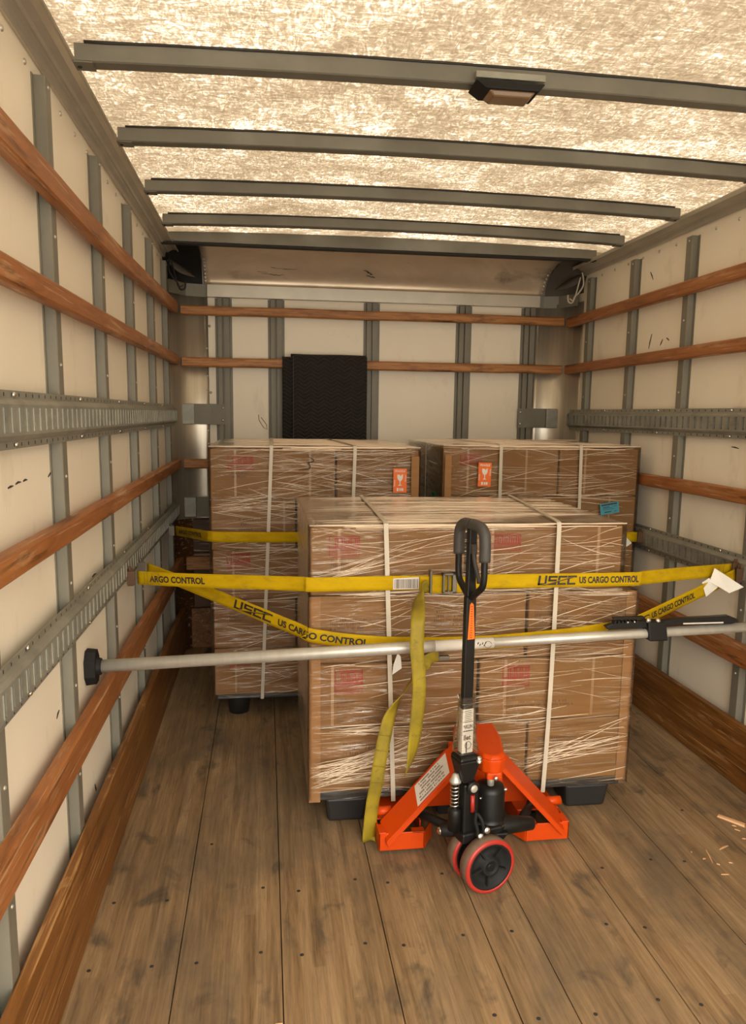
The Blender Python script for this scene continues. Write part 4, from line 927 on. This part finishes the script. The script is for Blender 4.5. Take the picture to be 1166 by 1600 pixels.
us = [(0, 0, 1), (.3, .1, 1), (.45, .7, .5), (.5, .8, .35), (.8, .6, .3), (.95, .3, .2), (1, .12, .15), (1, .05, .15), (1, .05, .15), (1, .05, .1), (1, .1, .1), (1, .15, 0), (1, .25, 0), (.8, -.5, 0), (.8, -.6, 0)]
rb3 = Ribbon(tl, .047, 6, ups=us); thick(obj('hanging_tail', rb3.mesh(), 'strap_dirty', t_))
for s_ in (.36, .415, .47, .53):
    bm = BM(); tube(bm, [rb3.at(s_, -.022, .002), rb3.at(s_, .022, .002)], .0022, 5); obj('fold_crease', bm, 'strap_dirty', t_)
# rear strap
t_ = thing('ratchet_strap', 'yellow webbing strap across both rear loads, farthest from the camera', 'strap', (.7, 3.65, .9), 'yellow load straps')
F3 = F2 - .036
rb = Ribbon([(-.49, 4.2, .860), (-.40, 3.99, .881), (-.30, 3.72, .908), (-.265, F3 + .012, .916), (-.20, F3, .914), (.1, F3, .910), (.75, F3, .909), (1.3, F3, .903), (1.885, F3 + .004, .893)])
thick(obj('webbing', rb.mesh(), 'strap', t_)); sp_ = rb.spos
lettering(rb, t_, [(sp_(-.49 + .117 * .228), sp_(-.49 + .79 * .228), 'ARGO CONTROL', .020, -.010)], OFF)
fitting(t_, XL - .012, 1, 4.21, .86, 'buckle'); fitting(t_, XR + .012, -1, F3 + .01, .893, 'rust')
tags(t_, [[(1.80, F3 - .01, .915), (1.85, F3 - .015, .865), (1.80, F3 - .02, .835), (1.775, F3 - .012, .855)]])

# ------------------------------------------------------------------ load bar
t_ = thing('load_bar', 'silver telescopic load bar braced between the walls in front of the cartons', 'load bar', (.7, 2.43, .7))
A = Vector((-.545, 2.450, .688)); Bv = Vector((1.925, 2.488, .752)); dv = (Bv - A)
def lp(x): return A + dv * ((x - A.x) / dv.x)
bm = BM(); tube(bm, [A, lp(.50), lp(.567)], .0205, 20); obj('outer_tube', bm, 'pole', t_)
bm = BM(); tube(bm, [lp(.567), lp(1.2), Bv], .0175, 20); obj('inner_tube', bm, 'pole', t_)
bm = BM(); tube(bm, [lp(.567), lp(.775)], .0192, 20); LBL = obj('paper_sleeve', bm, 'label_white', t_); LBL['label'] = 'white printed paper sleeve on tube'
bm = BM()
for k, (x, z) in enumerate(((.715, .006), (.722, .000), (.731, .004), (.737, -.002), (.742, .006))):
    p_ = lp(x); tube(bm, [(p_.x, p_.y - .0186, p_.z + z - .003), (p_.x + .003, p_.y - .0188, p_.z + z + .004)], .0016, 5)
ring = [(lp(.752).x + .012 * math.cos(a * .4), lp(.752).y - .0195, lp(.752).z + .012 * math.sin(a * .4)) for a in range(16)]
tube(bm, ring, .0006, 5); obj('small_print', bm, 'ink', LBL)
for xx, sg in ((PL + .032, 1), (PR - .032, -1)):
    c0 = lp(xx); bm = BM(); o8 = [(-.040, -.026), (-.040, .026), (-.018, .057), (.018, .057), (.040, .026), (.040, -.026), (.018, -.057), (-.018, -.057)]
    lo = sg * -.003; hull8(bm, [(PL + .001 if sg > 0 else PR - .001, c0.y + a, c0.z + b_) for a, b_ in o8], [(xx + sg * .002, c0.y + a * .92, c0.z + b_ * .94) for a, b_ in o8])
    lathe(bm, [(.030, 0), (.027, .012), (.024, .014), (0, .014)], (xx + sg * .002, c0.y, c0.z), (sg, 0, 0), 20); obj('foot_pad', bm, 'black_matte', t_, bevel=.004)
# ratchet lever
c0 = lp(1.375)
bm = BM(); hull8(bm, [(1.345, c0.y - .028, c0.z - .024), (1.415, c0.y - .028, c0.z - .024), (1.415, c0.y + .028, c0.z - .024), (1.345, c0.y + .028, c0.z - .024)], [(1.335, c0.y - .026, c0.z + .048), (1.405, c0.y - .026, c0.z + .044), (1.405, c0.y + .026, c0.z + .044), (1.335, c0.y + .026, c0.z + .048)]); obj('ratchet_body', bm, 'black', t_, bevel=.005)
bm = BM(); prism(bm, [(1.39, c0.z + .044), (1.39, c0.z + .026), (1.66, c0.z + .028), (1.690, c0.z + .034), (1.690, c0.z + .044), (1.655, c0.z + .058), (1.45, c0.z + .052)], 'Y', c0.y - .014, c0.y + .014); obj('lever_handle', bm, 'black', t_, bevel=.003)
bm = BM(); bx(bm, 1.475, 1.63, c0.y - .0155, c0.y + .0155, c0.z + .0325, c0.z + .0375); obj('lever_slot', bm, 'label_white', t_)
bm = BM(); prism(bm, [(1.195, c0.z + .018), (1.185, c0.z + .030), (1.21, c0.z + .040), (1.345, c0.z + .048), (1.345, c0.z + .022)], 'Y', c0.y - .013, c0.y + .013); bx(bm, 1.215, 1.33, c0.y - .011, c0.y + .011, c0.z + .053, c0.z + .062)
for k in range(7): bx(bm, 1.215 + k * .014, 1.223 + k * .014, c0.y - .014, c0.y + .014, c0.z + .040, c0.z + .050)
obj('pawl_arm', bm, 'black', t_, bevel=.002)
for (x, z) in ((1.335, .054), (1.372, .052), (1.265, .045), (1.29, .046)):
    bm = BM(); dome(bm, (x, c0.y - .026 if x > 1.3 else c0.y - .014, c0.z + z), (-.2, -1, .3), .009 if x > 1.3 else .004); obj('rivet', bm, 'chrome', t_)

# ------------------------------------------------------------------ hand pallet truck
PT = thing('hand_pallet_truck', 'orange hand pallet truck with black loop handle, forks under the front pallet', 'pallet jack', (.712, 2.40, 0))
O = Vector((.712, 2.25, 0)); AX = Vector((.27, -.963, 0)).normalized(); TI = Vector((-.963, -.27, 0)).normalized()
def P(t_, a, z): return O + TI * t_ + AX * a + Vector((0, 0, z))
CXJ = .716
bm = BM()
def flange(s_):
    X = lambda x: CXJ + s_ * (x - CXJ)
    a = [(X(.388), 2.47, .085), (X(.645), 2.47, .366), (X(.655), 2.38, .336), (X(.398), 2.38, .055)]
    hull8(bm, [(x, y, z - .007) for x, y, z in a], a)
    hull8(bm, [(X(.404), 2.38, .034), (X(.657), 2.38, .312), (X(.657), 2.388, .312), (X(.404), 2.388, .034)], [(X(.398), 2.38, .055), (X(.655), 2.38, .336), (X(.655), 2.388, .336), (X(.398), 2.388, .055)])
for s_ in (1, -1): flange(s_)
prism(bm, [(.445, .095), (.987, .095), (.800, .31), (.632, .31)], 'Y', 2.528, 2.536)
for s_ in (1, -1):
    q_ = [(CXJ + s_ * (x - CXJ), y, z) for x, y, z in ((.42, 2.462, .055), (.645, 2.462, .300), (.645, 2.535, .300), (.42, 2.535, .055))]; hull8(bm, [(x, y, z - .006) for x, y, z in q_], q_)
bx(bm, .640, .792, 2.36, 2.53, .25, .34)
FR = obj('lift_frame', bm, 'orange', PT, bevel=.003)
bm = BM()   # head cap over the pump
def capring(z, k): return [(.676 + k, 2.226 + k), (.700 + k, 2.208 + k), (.735 - k, 2.208 + k), (.757 - k, 2.226 + k), (.782 - k * .5, 2.36), (.790 - k * .5, 2.47), (.640 + k * .5, 2.47), (.655 + k * .5, 2.36)]
hull8(bm, [(x, y, .366 + (.0 if y < 2.3 else -.03)) for x, y in capring(0, .006)], [(x, y, .415 if y < 2.3 else .412) for x, y in capring(0, 0)])
hull8(bm, [(x, y, .415 if y < 2.3 else .412) for x, y in capring(0, 0)], [(x, y, .428 if y < 2.3 else .430) for x, y in capring(0, .010)])
bx(bm, .692, .742, 2.215, 2.245, .345, .37)
obj('head_cap', bm, 'orange', PT, bevel=.006, segs=3)
for s_ in (1, -1):
    X = lambda x: CXJ + s_ * (x - CXJ)
    bm = BM()
    def bxx(x0, x1, *r): bx(bm, min(X(x0), X(x1)), max(X(x0), X(x1)), *r)
    bxx(.374, .535, 2.40, 2.406, .012, .076); bxx(.374, .380, 2.40, 3.42, .012, .076); bxx(.374, .535, 2.50, 3.42, .070, .077)
    hull8(bm, [(X(.529), 2.40, .012), (X(.535), 2.40, .012), (X(.575), 2.47, .012), (X(.569), 2.47, .012)], [(X(.529), 2.40, .072), (X(.535), 2.40, .072), (X(.575), 2.47, .072), (X(.569), 2.47, .072)])
    bxx(.529, .535, 2.47, 3.42, .012, .076); bxx(.49, .535, 2.40, 2.43, .070, .076); bxx(.374, .40, 2.40, 2.46, .072, .079)
    hull8(bm, [(X(.374), 3.42, .03), (X(.535), 3.42, .03), (X(.50), 3.50, .045), (X(.41), 3.50, .045)], [(X(.374), 3.42, .077), (X(.535), 3.42, .077), (X(.50), 3.50, .062), (X(.41), 3.50, .062)])
    obj('fork', bm, 'orange', PT, bevel=.002)
    bm = BM(); tube(bm, [(X(.43), 2.495, .108), (X(.372), 2.495, .108)], .0155, 16); tube(bm, [(X(.374), 2.495, .108), (X(.371), 2.495, .108)], .013, 16, 1); obj('side_peg', bm, ['orange', 'orange'], PT)
    bm = BM(); tube(bm, [(X(.455), 3.30, .036), (X(.50), 3.30, .036)], .036, 20); obj('load_roller', bm, 'red_rim', PT)
    bm = BM(); tube(bm, [(X(.60), 2.285, .150), (X(.53), 2.40, .135), (X(.47), 2.52, .105)], [.017, .015, .013], 10); bx(bm, min(X(.46), X(.48)), max(X(.46), X(.48)), 2.50, 2.9, .04, .06)
    obj('push_rod', bm, 'black', PT)
# white warning label on the left slope
sl0 = Vector((.388, 2.47, .085)); sl1 = Vector((.645, 2.47, .366)); fr0 = Vector((.398, 2.38, .055)); fr1 = Vector((.655, 2.38, .336))
def slope(u, v_, off=.0012):
    a = sl0.lerp(sl1, u); c_ = fr0.lerp(fr1, u); nn = (sl1 - sl0).cross(sl0 - fr0).normalized()
    if nn.z < 0: nn = -nn
    return a.lerp(c_, v_) + nn * off
bm = BM(); bm.faces.new([bm.verts.new(slope(u, v_)) for u, v_ in ((.46, .10), (.88, .10), (.84, .93), (.42, .93))]); WL = obj('warning_label', bm, 'label_white', FR); WL['label'] = 'white warning label with small print'
bm = BM(); rr = random.Random(5)
for r in range(6):
    vv = .17 + r * .125; u = .485 - .006 * r + rr.uniform(0, .04)
    while u < .80 + rr.uniform(-.04, .03):
        du = rr.uniform(.004, .010)
        if rr.random() > .15: bm.faces.new([bm.verts.new(slope(a, b_, .0018)) for a, b_ in ((u, vv), (u + du, vv), (u + du, vv + .065), (u, vv + .065))])
        u += du * 1.45
obj('small_print', bm, 'black_print', WL)
# pump
PX, PY = .722, 2.272
bm = BM(); lathe(bm, [(0, .130), (.051, .130), (.051, .160), (.058, .164), (.058, .180), (.051, .184), (.049, .20), (.048, .285), (.043, .303), (.022, .311), (.016, .312), (.016, .316), (0, .316)], (PX, PY, 0), (0, 0, 1), 36)
PU = obj('pump_cylinder', bm, 'black', PT)
bm = BM(); lathe(bm, [(.0575, .1775), (.0585, .178), (.0585, .1805), (.0575, .181)], (PX, PY, 0), (0, 0, 1), 36); lathe(bm, [(.0505, .146), (.0522, .147), (.0522, .152), (.0505, .153)], (PX, PY, 0), (0, 0, 1), 36); obj('metal_ring', bm, 'buckle', PU)
bm = BM(); lathe(bm, [(0, .312), (.0115, .312), (.0115, .352), (0, .352)], (PX - .006, PY - .02, 0), (0, 0, 1), 16); obj('piston_rod', bm, 'pole', PT)
def bolt(par, p, d, r): 
    b2 = BM(); d = Vector(d).normalized(); lathe(b2, [(r, -.004), (r, .004), (r * .8, .006), (0, .0065)], p, d, 12); obj('bolt', b2, 'chrome', par)
bolt(PT, (.719, 2.207, .356), (0, -1, .1), .0075)
bolt(PT, (PX + .048, PY - .01, .287), (1, -.4, .2), .005); bolt(PT, (PX - .040, PY - .028, .272), (-.6, -1, 0), .004)
# casting with handle yoke
bm = BM()
def pbox(t0, t1, a0, a1, z0, z1): hull8(bm, [P(t0, a0, z0), P(t1, a0, z0), P(t1, a1, z0), P(t0, a1, z0)], [P(t0, a0, z1), P(t1, a0, z1), P(t1, a1, z1), P(t0, a1, z1)])
pbox(.058, .112, -.030, .030, .17, .345); pbox(-.03, .12, -.040, .042, .150, .185)
lathe(bm, [(0, 0), (.022, 0), (.022, .012), (0, .012)], P(.084, .030, .335), AX, 20)
obj('pump_casting', bm, 'black', PT, bevel=.006)
bm = BM(); hull8(bm, [P(.078, -.026, .350), P(.114, -.026, .350), P(.114, .030, .350), P(.078, .030, .350)], [P(.058, -.034, .425), P(.132, -.034, .425), P(.132, .036, .425), P(.058, .036, .425)])
hull8(bm, [P(.058, -.034, .425), P(.132, -.034, .425), P(.132, .036, .425), P(.058, .036, .425)], [P(.062, -.03, .438), P(.128, -.03, .438), P(.128, .032, .438), P(.062, .032, .438)]); YK = obj('handle_yoke', bm, 'black', PT, bevel=.005)
bolt(YK, P(.068, .040, .424), (0, 0, 1), .010); bolt(YK, P(.068, .040, .432), (.2, -1, .6), .008)
bm = BM(); lathe(bm, [(0, -.03), (.0125, -.03), (.0125, .008), (.010, .010), (0, .010)], P(.084, .036, .335), AX, 18); obj('pivot_pin', bm, 'pole', PT)
bm = BM(); tube(bm, [P(.084, .034, .31), P(.084, .036, .255)], .007, 10); obj('release_rod', bm, 'red_rim', PT)
bm = BM(); pts = []
for i in range(141):
    a = i / 140 * 2 * math.pi * 7; pts.append(P(.128, 0, .262 + .086 * i / 140) + Vector((.0135 * math.cos(a), .0135 * math.sin(a), 0)))
tube(bm, pts, .0026, 6); obj('return_spring', bm, 'chrome', PT)
bm = BM(); lathe(bm, [(0, .185), (.021, .185), (.021, .252), (.017, .258), (.008, .260), (.008, .352), (0, .352)], P(.128, 0, 0), (0, 0, 1), 18); obj('spring_guide', bm, 'black', PT)
bm = BM(); lathe(bm, [(0, .346), (.018, .346), (.019, .352), (.014, .360), (.009, .375), (0, .376)], P(.128, 0, 0), (0, 0, 1), 18); obj('spring_cup', bm, 'pole', PT)
bm = BM()
for da in (-.012, .010): tube(bm, smoothpath([P(.080, .045 + da, .262), P(.074 + da, .055, .235), P(.068 + da, .060, .205), P(.066 + da, .058, .182)], 4), .006, 8)
LK = obj('release_linkage', bm, 'black_matte', PT)
bolt(LK, P(.070, .066, .184), (.1, -1, .3), .010); bolt(LK, P(.044, .062, .196), (.1, -1, .2), .011)
# cross beam carrying the pump
bm = BM()
tube(bm, [(.555, 2.262, .158), (.62, 2.255, .168), (.70, 2.25, .158), (.79, 2.262, .163), (.875, 2.282, .150)], [.022, .029, .033, .030, .022], 14)
hull8(bm, [(.66, 2.21, .135), (.75, 2.21, .135), (.77, 2.32, .13), (.66, 2.32, .13)], [(.64, 2.205, .165), (.77, 2.205, .165), (.78, 2.32, .165), (.65, 2.32, .165)])
BE = obj('cross_beam', bm, 'black', PT, bevel=.004)
bolt(BE, (.553, 2.258, .158), (-1, -.3, 0), .012); bolt(BE, (.878, 2.28, .150), (1, -.3, 0), .012); bolt(BE, (.695, 2.212, .135), (0, -1, 0), .006)
# steering wheels
WC = Vector((.676, 2.205, .09))
bm = BM(); tube(bm, [WC - AX * .068, WC + AX * .068], .012, 14); tube(bm, [WC + Vector((.01, .02, .0)), WC + Vector((.02, .03, .06))], .016, 12); obj('wheel_axle', bm, 'black', PT)
def wheel(c, sgn):
    e_ = bpy.data.objects.new('steer_wheel', None); COL.objects.link(e_); e_.parent = PT; e_.location = c - wloc(PT)
    bm = BM(); lathe(bm, [(.079, -.0235), (.0845, -.0225), (.0895, -.018), (.0898, 0), (.0895, .018), (.0845, .0225), (.079, .0235)], c, AX, 48); obj('tread', bm, 'tread', e_)
    bm = BM()
    for s_ in (1, -1): lathe(bm, [(.0895, s_ * .0182), (.0868, s_ * .0232), (.078, s_ * .0250), (.0765, s_ * .0225), (.0765, s_ * .012)], c, AX, 48)
    obj('tyre_rim', bm, 'red_rim', e_)
    bm = BM(); lathe(bm, [(.0768, -.023), (.0768, .023), (.070, .023), (.066, .006), (.030, .004), (.029, .025), (.022, .027), (.020, .022), (0, .022)], c, AX, 40)
    lathe(bm, [(.0768, -.023), (.070, -.023), (.066, -.008), (.024, -.006), (.024, -.024), (0, -.024)], c, AX, 40)
    u = Vector((0, 0, 1)); v_ = AX.cross(u)
    for k in range(5):
        a = k * math.pi * .4 + .55; d = u * math.cos(a) + v_ * math.sin(a); n2 = u * -math.sin(a) + v_ * math.cos(a)
        hull8(bm, [c + d * .020 + n2 * .004 + AX * .004, c + d * .070 + n2 * .004 + AX * .004, c + d * .070 - n2 * .004 + AX * .004, c + d * .020 - n2 * .004 + AX * .004], [c + d * .020 + n2 * .0025 + AX * .016, c + d * .070 + n2 * .0025 + AX * .016, c + d * .070 - n2 * .0025 + AX * .016, c + d * .020 - n2 * .0025 + AX * .016])
    obj('wheel_hub', bm, 'black_matte', e_)
wheel(WC + AX * .041, 1); wheel(WC - AX * .041, -1)
# handle
HT, HA = .096, .0
def H(a, t_, z): return P(HT + t_, HA + a, z)
bm = BM(); hw, hd = .0105, .0175
hull8(bm, [H(-hw, -hd, .43), H(hw, -hd, .43), H(hw, hd, .43), H(-hw, hd, .43)], [H(-hw, -hd, .95), H(hw, -hd, .95), H(hw, hd, .95), H(-hw, hd, .95)])
hull8(bm, [H(-hw, -.015, .95), H(hw, -.015, .95), H(hw, .015, .95), H(-hw, .015, .95)], [H(-hw, -.013, 1.168), H(hw, -.013, 1.168), H(hw, .013, 1.168), H(-hw, .013, 1.168)])
SH = obj('handle_shaft', bm, 'black', PT, bevel=.003)
top = 1.172
path = [(0.01, 0.948), (0.044, 0.972), (0.068, 0.992), (0.0755, 1.02), (0.076, 1.06), (0.076, 1.12), (0.071, 1.15), (0.052, 1.168), (.026, top), (0, top + .001), (-.026, top), (-0.052, 1.168), (-0.071, 1.15), (-0.076, 1.12), (-0.076, 1.06), (-0.0755, 1.02), (-0.068, 0.992), (-0.044, 0.972), (-0.01, 0.948)]
bm = BM(); tube(bm, smoothpath([H(a, 0, z) for a, z in path], 4), .0105, 12); LP = obj('loop_handle', bm, 'black', PT)
for s_ in (1, -1):
    gp = [(s_ * .002, top + .001), (s_ * .026, top), (s_ * .052, 1.168), (s_ * .071, 1.15), (s_ * .076, 1.12), (s_ * .076, 1.07)]
    bm = BM(); sp2 = smoothpath([H(a, 0, z) for a, z in gp], 5); tube(bm, sp2, [.0175] * (len(sp2) - 2) + [.0178, .0165], 16); obj('grip', bm, 'grip', LP)
bm = BM(); tube(bm, smoothpath([H(hw + .008, .004, 1.095), H(hw + .012, .001, 1.06), H(hw + .018, -.008, 1.02), H(hw + .018, -.012, .995)], 4), [.0065] * 13, 8); hull8(bm, [H(hw, -.006, 1.085), H(hw + .014, -.006, 1.085), H(hw + .014, .010, 1.085), H(hw, .010, 1.085)], [H(hw, -.006, 1.115), H(hw + .012, -.006, 1.115), H(hw + .012, .010, 1.115), H(hw, .010, 1.115)]); obj('release_lever', bm, 'grip', PT)
def card(par, name, mat, face, a0, a1, z0, z1, off=.0008):
    bm = BM()
    f = (lambda a, z: P(HT, HA, 0) + AX * (hw + off) + TI * a + Vector((0, 0, z)))
    f2 = (lambda a, z: P(HT, HA, 0) + TI * -(hd + off) + AX * a + Vector((0, 0, z)))
    g_ = f if face == 'a' else f2
    pts = [(a0, z0), (a1, z0), (a1, z1), (a0, z1)]
    bm.faces.new([bm.verts.new(g_(a, z)) for a, z in pts]); return obj(name, bm, mat, par), g_
bm = BM(); fa = lambda a, z, o_=.001: P(HT, HA, 0) + AX * (hw + o_) + TI * a + Vector((0, 0, z))
bm.faces.new([bm.verts.new(fa(a, z)) for a, z in ((.011, .815), (-.0145, .815), (-.007, .925), (.0, .932), (.006, .925))])
o = obj('orange_decal', bm, 'orange_label', SH); o['label'] = 'orange warning decal on black shaft'
bm = BM(); rr = random.Random(4)
for k in range(14):
    z = .82 + k * .0075; bm.faces.new([bm.verts.new(fa(a, zz, .0016)) for a, zz in ((.004 - rr.uniform(0, .003), z), (-.004, z), (-.004, z + .003), (.003, z + .003))])
obj('small_print', bm, 'red_rim', o)
o, _ = card(SH, 'side_sticker', 'label_white', 't', -.02, .004, .81, .945)
# wrapped label on the lower shaft
bm = BM()
e1 = hw + .002; e2 = hd + .002
ringp = lambda z, k=0: [H(-e1 - k, -e2 - k, z), H(e1 + k, -e2 - k, z), H(e1 + k, e2 + k, z), H(-e1 - k, e2 + k, z)]
for i in range(1):
    lo = [bm.verts.new(p) for p in ringp(.445)]; hi = [bm.verts.new(p) for p in ringp(.590)]
    for k in range(4): bm.faces.new((lo[k], lo[(k + 1) % 4], hi[(k + 1) % 4], hi[k]))
HL = obj('wrapped_label', bm, 'label_white', SH); HL['label'] = 'white printed label wrapped round the shaft'
bm = BM(); fa2 = lambda a, z: fa(-a, z, .0028)
def fr_(x0, x1, z0, z1): bm.faces.new([bm.verts.new(fa2(a, z)) for a, z in ((x0, z0), (x1, z0), (x1, z1), (x0, z1))])
fr_(-.0175, .0175, .5165, .5195); fr_(-.0175, .0175, .5465, .549)
T = text2d('NKLIN', .0185, .02, .9); stamp(bm, T, lambda a, b_: fa2(-.0155 + a * .031 / T[2], .526 + b_))
T3 = text2d('llet', .023, .03, .8); stamp(bm, T3, lambda a, b_: fa2(-.015 + a * .026 / T3[2], .489 + b_))
T4 = text2d('UP TO 5', .010, .0, 1); stamp(bm, ([], []), lambda a, b_: fa2(a, b_))
fr_(-.006, -.002, .446, .482)
ringc = [fa2(.002 + .011 * math.cos(a * math.pi / 10), .470 + .012 * math.sin(a * math.pi / 10)) for a in range(21)]
tube(bm, ringc, .0009, 5)
for k in range(6): fr_(-.013, .013 - .003 * (k % 2), .553 + k * .006, .5545 + k * .006)
obj('black_print', bm, 'ink', HL)
bm = BM(); rows = []
for i in range(14):
    s_ = i / 13; z = .445 + .185 * s_; k = .003 + .010 * (1 - s_) ** 1.5 + (.004 if i == 13 else 0)
    rows.append([])
    for j in range(16):
        a = j / 16 * 2 * math.pi; wob = 1 + .18 * noise.noise(Vector((math.cos(a) * 1.5, math.sin(a) * 1.5, z * 25)))
        ex, ey = (e1 + k * wob) * max(-1, min(1, 1.35 * math.cos(a))), (e2 + k * wob * 1.2) * max(-1, min(1, 1.35 * math.sin(a)))
        rows[-1].append(bm.verts.new(H(ex, ey, z)))
for a, c_ in zip(rows, rows[1:]):
    for j in range(16): bm.faces.new((a[j], a[(j + 1) % 16], c_[(j + 1) % 16], c_[j])).smooth = True
PB = obj('plastic_bag', bm, 'film_loose', SH); PB['label'] = 'clear plastic bag taped round the lower shaft'

# ------------------------------------------------------------------ litter on the floor
bm = BM(); hull8(bm, [(1.690, 2.495, .0005), (1.705, 2.507, .0005), (1.762, 2.425, .0005), (1.748, 2.412, .0005)], [(1.692, 2.495, .006), (1.703, 2.505, .006), (1.760, 2.425, .009), (1.749, 2.414, .009)])
hull8(bm, [(1.748, 2.412, .0005), (1.762, 2.425, .0005), (1.84, 2.33, .0005), (1.825, 2.32, .0005)], [(1.749, 2.414, .009), (1.760, 2.425, .009), (1.838, 2.33, .007), (1.826, 2.32, .007)], 1)
tag(obj('wood_splinter', bm, ['debris', 'card_edge']), 'largest broken wood splinter, pinkish, on the floor near the right kick board', 'splinter')
chips = [(1.71, 2.431, 1.722, 2.421, .004), (1.704, 2.405, 1.717, 2.391, .004), (1.57, 2.287, 1.614, 2.306, .0035), (1.521, 2.292, 1.498, 2.213, .0018), (1.478, 2.239, 1.489, 2.241, .003), (1.509, 2.208, 1.516, 2.2, .003), (1.555, 2.21, 1.566, 2.205, .002), (1.488, 2.149, 1.514, 2.146, .0016), (1.692, 2.342, 1.706, 2.34, .003), (1.462, 2.287, 1.46, 2.28, .002), (.012, 1.70, .030, 1.70, .0014)]
for i, (a, c_, d, f_, hw2) in enumerate(chips):
    A2 = Vector((a, c_, 0)); B2_ = Vector((d, f_, 0)); dd = (B2_ - A2).normalized(); nn = Vector((-dd.y, dd.x, 0)) * hw2; md = (A2 + B2_) / 2 + nn * .4
    bm = BM(); Zt = Vector((0, 0, .0025)); Zb = Vector((0, 0, .0004)); ring = [A2 - nn * .4, md - nn, B2_ - nn * .3, B2_ + nn * .3, md + nn, A2 + nn * .5]
    hull8(bm, [p + Zb for p in ring], [p * 1.0 + Zt for p in ring]); tag(obj('wood_chip', bm, 'debris'), 'small pale wood chip lying on the plank floor', 'wood chip', 'pale wood chips on the floor')
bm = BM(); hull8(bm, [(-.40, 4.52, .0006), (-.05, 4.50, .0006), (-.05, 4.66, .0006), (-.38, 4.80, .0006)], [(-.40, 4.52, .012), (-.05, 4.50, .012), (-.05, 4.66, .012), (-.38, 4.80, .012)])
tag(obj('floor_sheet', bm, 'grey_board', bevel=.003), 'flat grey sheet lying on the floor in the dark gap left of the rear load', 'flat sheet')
